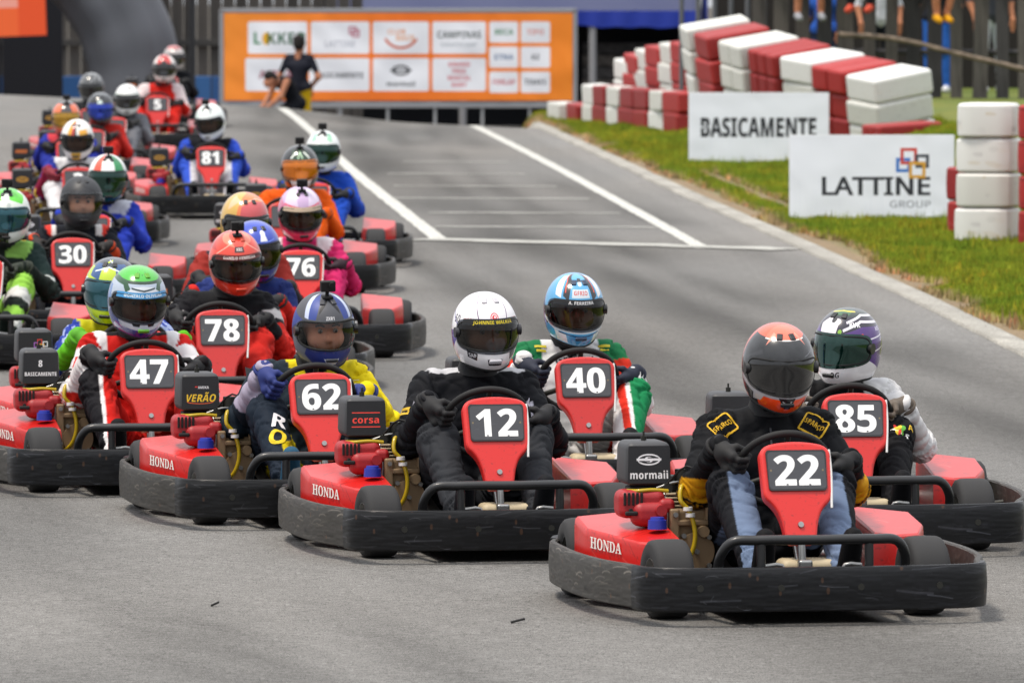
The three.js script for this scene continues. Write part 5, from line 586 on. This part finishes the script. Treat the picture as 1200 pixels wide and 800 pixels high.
// people without helmets: bones laid out per pose
function person(label, bones, colour, at, turn, group, hair) {
  const P = new THREE.Group(); thing(P, 'person', label, 'person', group); mesh('body', skinBody(bones, 0.016, colour, 0.006, at[0]), bodyMat, P); if (hair) mesh('hair', sdfMesh(hair.bones, 0.012, 0.02), mat(hair.c, 0.9), P); P.position.set(...at); P.rotation.y = rad(turn); return P;
}
const handBones = (x, y, z, s, dy = -1) => { const L = [B('hand', [x, y, z], [x, y + dy * 0.07, z], 0.032, 0.028, { fold: 0 })]; for (let i = 0; i < 4; i++) L.push(B('hand', [x + (i - 1.5) * 0.017, y + dy * 0.08, z], [x + (i - 1.5) * 0.02, y + dy * (0.13 + (i % 3) * 0.01), z + 0.02], 0.01, 0.008, { k: 0.008, fold: 0 })); L.push(B('hand', [x - s * 0.03, y + dy * 0.02, z], [x - s * 0.055, y + dy * 0.07, z + 0.01], 0.012, 0.009, { k: 0.008, fold: 0 })); return L; };
const headBones = (x, y, z, dz = 1) => [B('head', [x, y + 0.02, z - 0.012 * dz], [x, y - 0.05, z + 0.02 * dz], 0.09, 0.072, { fold: 0 }), B('head', [x, y - 0.005, z + 0.085 * dz], [x, y - 0.03, z + 0.1 * dz], 0.01, 0.014, { fold: 0, k: 0.015 }), B('head', [x - 0.085, y - 0.01, z], [x + 0.085, y - 0.01, z], 0.018, 0.018, { fold: 0, k: 0.01 }), B('neck', [x, y - 0.2, z - 0.02 * dz], [x, y - 0.05, z], 0.06, 0.055)];
function sitter(at, turn, label, c, kick = 0) { // sits on the top rail, lower legs hanging in front
  const bones = [...headBones(0, 0.66, 0.06), B('torso', [-0.08, 0.06, 0], [0.08, 0.06, 0], 0.12, 0.12), B('torso', [0, 0.1, 0], [0, 0.34, 0.02], 0.13, 0.14), B('torso', [-0.09, 0.4, 0.02], [0.09, 0.4, 0.02], 0.11, 0.11), B('torso', [-0.15, 0.47, 0.02], [0.15, 0.47, 0.02], 0.07, 0.07)];
  for (const s of [-1, 1]) { const kz = 0.42, fx = s * 0.12 + (s > 0 ? kick : -kick * 0.4); bones.push(B('upper_arm', [s * 0.19, 0.46, 0.02], [s * 0.27, 0.22, 0.06], 0.052, 0.042, { side: s }), B('forearm', [s * 0.27, 0.22, 0.06], [s * 0.22, 0.12, 0.16], 0.042, 0.032, { side: s }), ...handBones(s * 0.21, 0.13, 0.18, s), B('thigh', [s * 0.1, 0.04, 0.02], [s * 0.13, 0.05, kz], 0.09, 0.066, { side: s }), B('shin', [s * 0.13, 0.05, kz], [fx, -0.4, kz - 0.06], 0.062, 0.042, { side: s }), B('shoe', [fx, -0.46, kz - 0.1], [fx, -0.49, kz + 0.12], 0.046, 0.04, { side: s, fold: 0 })); }
  return person(label, bones, (p, t, q) => c[p] || c.torso, at, turn, 'people sitting on the fence', { c: 0x1c1613, bones: [B('h', [0, 0.71, 0.03], [0, 0.68, 0.0], 0.098, 0.09)] });
}
const SK = '#b47a5c';
sitter([3.55, 1.9, -97.85], 6, 'person sitting on the fence in grey trainers and dark shorts', { torso: '#30343c', thigh: '#23262c', shin: SK, shoe: '#8f9196', head: SK, neck: SK, upper_arm: '#30343c', forearm: SK, hand: SK }, 0.03);
sitter([4.28, 2.0, -97.45], -14, 'person sitting on the fence in red and grey trainers', { torso: '#7a2a2c', thigh: '#1a1b20', shin: '#1a1b20', shoe: '#c0503c', head: SK, neck: SK, upper_arm: '#7a2a2c', forearm: SK, hand: SK }, 0.0);
sitter([5.12, 1.88, -97.1], 10, 'person sitting on the fence in yellow flip-flops', { torso: '#20366a', thigh: '#2c4a8a', shin: SK, shoe: '#c8901c', head: SK, neck: SK, upper_arm: '#20366a', forearm: SK, hand: SK }, -0.08);
function stander(at, turn, label, c, H = 1.72, group, arms = 0) {
  const k = H / 1.72, S = (v) => v.map((q) => q * k), bones = [...headBones(0, 1.6, 0), B('torso', [-0.075, 0.95, 0], [0.075, 0.95, 0], 0.115, 0.115), B('torso', [0, 1.0, 0], [0, 1.24, 0], 0.125, 0.135), B('torso', [-0.09, 1.28, 0], [0.09, 1.28, 0], 0.112, 0.112), B('torso', [-0.15, 1.39, 0], [0.15, 1.39, 0], 0.07, 0.07)];
  for (const s of [-1, 1]) bones.push(B('upper_arm', [s * 0.19, 1.38, 0], [s * (0.27 + arms * 0.04), 1.1, -0.03], 0.055, 0.043, { side: s }), B('forearm', [s * (0.27 + arms * 0.04), 1.1, -0.03], [s * (0.25 - arms * 0.1), 0.9 + arms * 0.05, 0.09 + arms * 0.05], 0.043, 0.03, { side: s }), ...handBones(s * (0.25 - arms * 0.1), 0.88 + arms * 0.05, 0.1 + arms * 0.05, s), B('thigh', [s * 0.09, 0.92, 0], [s * 0.11, 0.5, 0.02], 0.095, 0.066, { side: s }), B('shin', [s * 0.11, 0.5, 0.02], [s * 0.12, 0.09, 0], 0.06, 0.042, { side: s }), B('shoe', [s * 0.12, 0.045, -0.03], [s * 0.13, 0.04, 0.15], 0.045, 0.038, { side: s, fold: 0 }));
  bones.forEach((b) => { b.a = S(b.a); b.b = S(b.b); });
  return person(label, bones, (p, t, q, s) => (typeof c[p] === 'function' ? c[p](t, q) : c[p]) || c.torso, at, turn, group, { c: c.hair || 0x15110f, bones: [B('h', S([0, 1.66, -0.02]), S([0, 1.6, -0.035]), 0.1, 0.09)] });
}
stander([-3.3, hgt(-3.3, 125), -125], 168, 'man in dark shirt and yellow shorts standing with his back turned by the banner', { torso: '#20222c', upper_arm: (t) => (t < 0.75 ? '#20222c' : SK), forearm: SK, hand: SK, head: '#a8745a', neck: '#a8745a', thigh: '#c8a418', shin: SK, shoe: '#24408a' }, 1.74, undefined, 1);
{ // man bending down beside him
  const bones = [B('torso', [-0.06, 0.72, -0.02], [0.06, 0.72, -0.02], 0.125, 0.125), B('torso', [0, 0.78, 0.02], [0, 1.0, 0.16], 0.125, 0.13), B('torso', [-0.1, 1.04, 0.2], [0.1, 1.04, 0.2], 0.105, 0.105), B('torso', [-0.15, 1.07, 0.24], [0.15, 1.07, 0.24], 0.065, 0.065), ...headBones(0, 1.08, 0.45).slice(0, 3), B('neck', [0, 1.05, 0.25], [0, 1.08, 0.42], 0.06, 0.055)];
  for (const s of [-1, 1]) bones.push(B('upper_arm', [s * 0.19, 1.06, 0.25], [s * 0.2, 0.82, 0.36], 0.052, 0.042, { side: s }), B('forearm', [s * 0.2, 0.82, 0.36], [s * 0.1, 0.68, 0.52], 0.042, 0.032, { side: s }), ...handBones(s * 0.1, 0.66, 0.54, s), B('thigh', [s * 0.09, 0.7, 0], [s * 0.16, 0.5, 0.34], 0.1, 0.07, { side: s }), B('shin', [s * 0.16, 0.5, 0.34], [s * 0.14, 0.09, 0.12], 0.062, 0.044, { side: s }), B('shoe', [s * 0.14, 0.045, 0.08], [s * 0.15, 0.04, 0.26], 0.045, 0.038, { side: s, fold: 0 }));
  person('man in black sleeveless shirt bending down in front of the banner', bones, (p) => (/hand|forearm|head|neck|upper_arm/.test(p) ? '#b07a60' : p === 'shoe' ? '#16161a' : '#12141a'), [-3.34, hgt(-3.4, 124.4), -124.4], -62, undefined, { c: 0x120f0e, bones: [B('h', [0, 1.14, 0.45], [0, 1.11, 0.4], 0.092, 0.085)] });
}
const crowd = [['#2a55a8', '#24304a', 'in blue shirt'], ['#c9ccd2', '#20242c', 'in pale shirt'], ['#1d2026', '#2f62b8', 'in blue trousers and black shirt'], ['#3a3d44', '#bfc4cc', 'in pale trousers'], ['#2c4fa0', '#3a3a3e', 'in blue jacket and grey trousers']];
crowd.slice(0, 4).forEach(([t, l, n], i) => { const x = 3.9 + i * 0.7, z = 100.5 + (i % 2) * 0.5; stander([x, hgt(x, z), -z], (i * 37) % 60 - 30, 'onlooker ' + n + ' standing behind the paling fence', { torso: t, upper_arm: t, forearm: SK, hand: SK, head: SK, neck: SK, thigh: l, shin: l, shoe: '#d0d0d0' }, 1.66 + i * 0.03, 'onlookers behind the fence'); });
// long orange sponsors' banner on a steel frame
{
  const g = new THREE.Group(); thing(g, 'sponsor_banner', 'long orange banner of white sponsor panels on a steel frame', 'banner'); const W = 5.54, H = 1.4; g.position.set(-1.8, hgt(-1.8, 127.7), -127.7); const y0 = -0.19 - g.position.y;
  const tex = canvasTex(1640, 412, (c, w, h) => {
    const gr = c.createLinearGradient(0, 0, w, h); gr.addColorStop(0, '#f2902a'); gr.addColorStop(0.5, '#ee7318'); gr.addColorStop(1, '#f28a1e'); c.fillStyle = gr; c.fillRect(0, 0, w, h); const X = (p) => (p - 262) * 4, Y = (p) => (p - 14) * 4; c.textAlign = 'center'; c.textBaseline = 'middle';
    const box = (x0, y0, x1, y1, f) => { c.fillStyle = '#e9ecf3'; c.beginPath(); c.roundRect(X(x0), Y(y0), (x1 - x0) * 4, (y1 - y0) * 4, 10); c.fill(); c.save(); c.translate((X(x0) + X(x1)) / 2, (Y(y0) + Y(y1)) / 2); f(); c.restore(); }, T = (t, x, y, s, col2, f = 'bold', mw) => { c.fillStyle = col2; c.font = f + ' ' + s + 'px sans-serif'; c.fillText(t, x, y, mw); };
    box(290, 24, 360, 62, () => { T('L', -98, 4, 78, '#1c7a44'); c.fillStyle = '#e0a81c'; c.beginPath(); c.ellipse(-52, 4, 20, 30, 0, 0, 7); c.fill(); T('KKER', 40, 4, 78, '#1c5a38'); }); box(364, 24, 433, 62, () => { T('LATTINE', 0, 30, 40, '#8a90a0', ''); c.strokeStyle = '#b0506a'; c.lineWidth = 7; c.strokeRect(44, -50, 30, 30); c.strokeRect(58, -36, 30, 30); });
    box(437, 24, 503, 62, () => { T('CLUB', -20, -28, 34, '#d89060'); T('RACE', 20, 2, 36, '#dc9a68'); c.strokeStyle = '#c8552c'; c.lineWidth = 12; c.beginPath(); c.arc(0, -36, 84, 0.5, 2.64); c.stroke(); }); box(507, 24, 570, 62, () => { T('CAMPINAS', 0, -14, 46, '#22302e', 'bold', 210); T('EVENTOS KART', 0, 34, 26, '#7d8a94', '', 200); });
    box(287, 67, 358, 106, () => { T('ATIVA', 0, 0, 56, '#9a5060'); }); box(362, 67, 433, 106, () => T('BASICAMENTE', 0, 4, 38, '#2c3036', 'bold', 230)); box(437, 67, 503, 106, () => { c.strokeStyle = '#23262c'; c.lineWidth = 10; c.beginPath(); c.ellipse(0, -20, 38, 20, 0, 0, 7); c.stroke(); c.fillStyle = '#23262c'; c.fillRect(-50, -24, 100, 9); T('mormaii', 0, 44, 34, '#23262c'); }); box(507, 67, 570, 106, () => { for (let i = 0; i < 4; i++) T(['GRAND', 'PRIX', 'RENTAL', 'KART'][i], 0, -48 + i * 32, 30, '#c8505c', 'bold', 130); });
    const S2 = [['BECA', '#2c7a4c'], ['TIPO', '#d89088'], ['ETNA', '#4a6a94'], ['62', '#22262e'], ['FORLAP', '#b8404c'], ['TIMES', '#3a3f48']]; S2.forEach(([t, k], i) => box(574 + (i % 2) * 37, 24 + ((i / 2) | 0) * 29.5, 608 + (i % 2) * 37.5, 49 + ((i / 2) | 0) * 29.5, () => T(t, 0, 0, 36, k, 'bold', 110)));
  });
  mesh('cloth', boxG(W, H, 0.03, 0, y0 + H / 2, 0, 0), mat(0xe9812a, 0.6), g); const f = new THREE.PlaneGeometry(W - 0.02, H - 0.02, 120, 20); { const p = f.attributes.position; for (let i = 0; i < p.count; i++) { const x = p.getX(i), y = p.getY(i); p.setZ(i, 0.02 + 0.02 * noise(x * 1.6, y * 2, 4) + 0.012 * noise(x * 4 + y * 3, y * 2, 8)); } f.computeVertexNormals(); } f.translate(0, y0 + H / 2, 0.02); mesh('print', f, mat(0xffffff, 0.6, { map: tex }), g);
  mesh('frame', merge([boxG(W + 0.1, 0.07, 0.07, 0, y0 + H + 0.03, 0, 0.01), boxG(W + 0.1, 0.1, 0.05, 0, y0 - 0.06, 0.01, 0.01), boxG(0.07, H + 0.1, 0.07, -W / 2 - 0.03, y0 + H / 2, 0, 0.01), boxG(0.07, H + 0.1, 0.07, W / 2 + 0.03, y0 + H / 2, 0, 0.01)]), mat(0x8e9094, 0.6), g);
  for (let i = 0; i < 8; i++) mesh('leg', boxG(0.05, y0, 0.05, -W / 2 + 0.35 + i * 0.75, y0 / 2 - 0.04, -0.02, 0.006), mat(0x9a9c9e, 0.6), g);
}
// board wall, inflatable arch, tents
{
  const g = new THREE.Group(); thing(g, 'board_wall', 'tall wall of weathered grey vertical boards behind the track', 'wall'); const q = rng(41), wm = [0x6a6866, 0x757370, 0x5c5a58, 0x807d79].map((c) => mat(c, 0.9, { map: woodTex }));
  for (let i = 0; i < 42; i++) { const x = -12 + i * 0.226, m = mesh('board', boxG(0.2 + q() * 0.018, 5, 0.03, 0, 2.5, 0, 0.004), wm[(q() * 4) | 0], g); m.position.set(x, -1.1, -142 + (q() - 0.5) * 0.03); }
  mesh('rail', boxG(9.6, 0.12, 0.06, -7.3, 0.55, -141.93, 0.01), mat(0x3c3b3a, 0.9), g);
  const b = new THREE.Group(); thing(b, 'low_barrier_wall', 'low blue painted wall at the foot of the board wall', 'wall'); for (let i = 0; i < 6; i++) { const m = mesh('panel', boxG(1.28, 1.0, 0.1, 0, 0.5, 0, 0.01), mat([0x2a5a94, 0x30629c, 0x27548c][i % 3], 0.6), b); m.position.set(-11 + i * 1.3, -0.97, -138); }
  for (const x of [-5.42, -6.15]) { const p = mesh('pole', cyl(0.06, 0.06, 4.5, 0, 0, 0, 'y', 12), mat(0x24262a, 0.6), scene); thing(p, 'steel_pole', 'dark upright pole in front of the board wall', 'pole', 'dark poles by the board wall'); p.position.set(x, 1.2, -136.5); }
}
{
  const g = new THREE.Group(); thing(g, 'inflatable_arch', 'charcoal grey inflatable arch over the far end of the track', 'arch');
  const P = [[-6.02, -1.0], [-6.03, -0.3], [-6.06, 0.26], [-6.2, 0.86], [-6.5, 1.45], [-7.05, 2.1], [-7.9, 2.75], [-9.2, 3.2], [-11, 3.35], [-12.8, 3.1], [-14.2, 2.4], [-15, 1.2], [-15.2, -0.1], [-15.2, -1]].map(([x, y]) => V3(x, y, -129.5)), c = new THREE.CatmullRomCurve3(P), n = 110, m = 40, pos = [], idx = [];
  for (let i = 0; i <= n; i++) { const p = c.getPointAt(i / n), t = c.getTangentAt(i / n), nn = V3(0, 0, 1), bb = new THREE.Vector3().crossVectors(t, nn).normalize(); for (let k = 0; k < m; k++) { const a = k / m * Math.PI * 2, r = 0.76 * (1 - 0.07 * Math.pow(Math.abs(Math.cos(a * 4)), 6)) * (1 + 0.012 * Math.sin(i * 1.1)); pos.push(p.x + (nn.x * Math.cos(a) + bb.x * Math.sin(a)) * r, p.y + (bb.y * Math.sin(a)) * r, p.z + (nn.z * Math.cos(a) + bb.z * Math.sin(a)) * r); } }
  for (let i = 0; i < n; i++) for (let k = 0; k < m; k++) { const a = i * m + k, b = i * m + (k + 1) % m; idx.push(a, b, a + m, b, b + m, a + m); }
  const ge = new THREE.BufferGeometry(); ge.setAttribute('position', new THREE.Float32BufferAttribute(pos, 3)); ge.setIndex(idx); ge.computeVertexNormals(); mesh('tube', ge, mat(0x54575e, 0.5), g);
  const bt = canvasTex(512, 512, (c2, w, h) => { c2.fillStyle = '#e8511c'; c2.fillRect(0, 0, w, h); c2.fillStyle = '#f0642a'; c2.fillRect(0, 0, w * 0.8, h); c2.fillStyle = '#3a1a16'; c2.font = 'bold 92px sans-serif'; c2.textAlign = 'right'; c2.fillText('RNIA', 396, 352); c2.fillStyle = '#f0a090'; c2.fillRect(60, 372, 350, 34); });
  const bn = new THREE.Group(); thing(bn, 'hanging_banner', 'orange banner with dark lettering hanging from the arch', 'banner'); const f = boxG(2.2, 2.2, 0.02, 0, 0, 0, 0); mesh('cloth', f, mat(0xd84a18, 0.6), bn); const pf = new THREE.PlaneGeometry(2.19, 2.19); pf.translate(0, 0, 0.013); mesh('print', pf, mat(0xffffff, 0.6, { map: bt }), bn); bn.position.set(-8.56, 1.9, -128.6); bn.rotation.z = rad(2);
  const dk = new THREE.Group(); thing(dk, 'dark_tent', 'dark navy tent wall standing under the arch', 'tent'); for (let i = 0; i < 4; i++) { const m2 = mesh('wall_panel', boxG(1.0, 3.4, 0.08, 0, 1.7, 0, 0.02), mat(0x080c18, 0.8), dk); m2.position.set(-11 + i * 1.02, -1.05, -133.5); } mesh('roof', boxG(4.4, 0.1, 2.5, -9.4, 2.4, -134.6, 0.02), mat(0x0d1120, 0.7), dk);
  const ob = mesh('orange_panel', boxG(1.6, 1.6, 0.05, 0, 0, 0, 0.01), mat(0xe06a1c, 0.6), scene); thing(ob, 'orange_panel', 'plain orange panel mounted high on the board wall', 'panel'); ob.position.set(-7.0, 2.3, -141.5);
}
{
  const g = new THREE.Group(); thing(g, 'blue_tent', 'long blue canopy tent behind the sponsor banner', 'tent'); const blue = mat(0x17338f, 0.5), z = -147;
  const pos = [], idx = [], nx = 40, nz = 8; for (let j = 0; j <= nz; j++) for (let i = 0; i <= nx; i++) { const x = lerp(-3.4, 3.45, i / nx); pos.push(x, 1.06 + j / nz * 1.0 + 0.05 * Math.sin(x * 3.1) * Math.sin(j / nz * 3.1) + 0.03 * noise(x * 2, j, 3), z - j / nz * 3); } for (let j = 0; j < nz; j++) for (let i = 0; i < nx; i++) { const a = j * (nx + 1) + i; idx.push(a, a + 1, a + nx + 1, a + 1, a + nx + 2, a + nx + 1); }
  const ge = new THREE.BufferGeometry(); ge.setAttribute('position', new THREE.Float32BufferAttribute(pos, 3)); ge.setIndex(idx); ge.computeVertexNormals(); mesh('roof', ge, mat(0x101c4c, 0.5, { side: THREE.DoubleSide }), g);
  const vg = new THREE.PlaneGeometry(6.85, 0.3, 90, 4); { const p = vg.attributes.position; for (let i = 0; i < p.count; i++) { const k = 0.15 - p.getY(i); p.setZ(i, 0.05 * k * Math.sin(p.getX(i) * 14) + 0.1 * k * noise(p.getX(i) * 3, 1, 1)); p.setY(i, p.getY(i) + k * 0.25 * noise(p.getX(i) * 2, 4, 2)); } vg.computeVertexNormals(); } vg.translate(0.02, 0.92, z + 0.03); mesh('valance', vg, mat(0x12309a, 0.45, { side: THREE.DoubleSide }), g);
  for (const x of [-3.2, -0.9, 1.47, 3.25]) for (const dz of [0.06, -2.9]) mesh('post', cyl(0.07, 0.07, dz > 0 ? 2.1 : 3.0, x, dz > 0 ? 0.0 : 0.45, z + dz - 0.1, 'y', 10), mat(0x8e8f92, 0.5), g);
  mesh('back_wall', boxG(7, 3.2, 0.1, 0, 0.5, z - 3.1, 0), mat(0x2c2e33, 0.9), g); for (const x of [-3.5, 3.55]) mesh('added_shade_wall', boxG(0.05, 3.0, 3.0, x, 0.4, z - 1.6, 0), mat(0x1a2f80, 0.6), g);  // tent sides are added to shade the space under the roof
  const st = new THREE.Group(); thing(st, 'timber_rack', 'stack of grey timber boards under the blue tent', 'timber'); for (let i = 0; i < 6; i++) { const m = mesh('board', boxG(2.0, 0.2, 0.1, 0, 0, 0, 0.01), wood[(i + 1) % 4], st); m.position.set(2.3, -0.75 + i * 0.225, z - 0.9); }
}
// scraps of rubber on the tarmac
for (const [x, z, w, l, a] of [[0.02, -27.7, 0.05, 0.018, 2], [-1.05, -28.4, 0.03, 0.015, -2]]) { const g = boxG(w, 0.008, l, 0, 0.006, 0, 0.003), p = g.attributes.position; for (let i = 0; i < p.count; i++) p.setY(i, p.getY(i) + 0.006 * Math.sin(p.getX(i) * 90) + 0.004); g.computeVertexNormals(); const m = mesh('s', g, MT.rubberDark, scene); thing(m, 'rubber_scrap', 'small black scrap of tyre rubber on the tarmac', 'rubber scrap', 'rubber scraps on the tarmac'); m.position.set(x, 0, z); m.rotation.y = rad(a); }
renderer.setSize(1024, 682);
renderer.render(scene, camera);
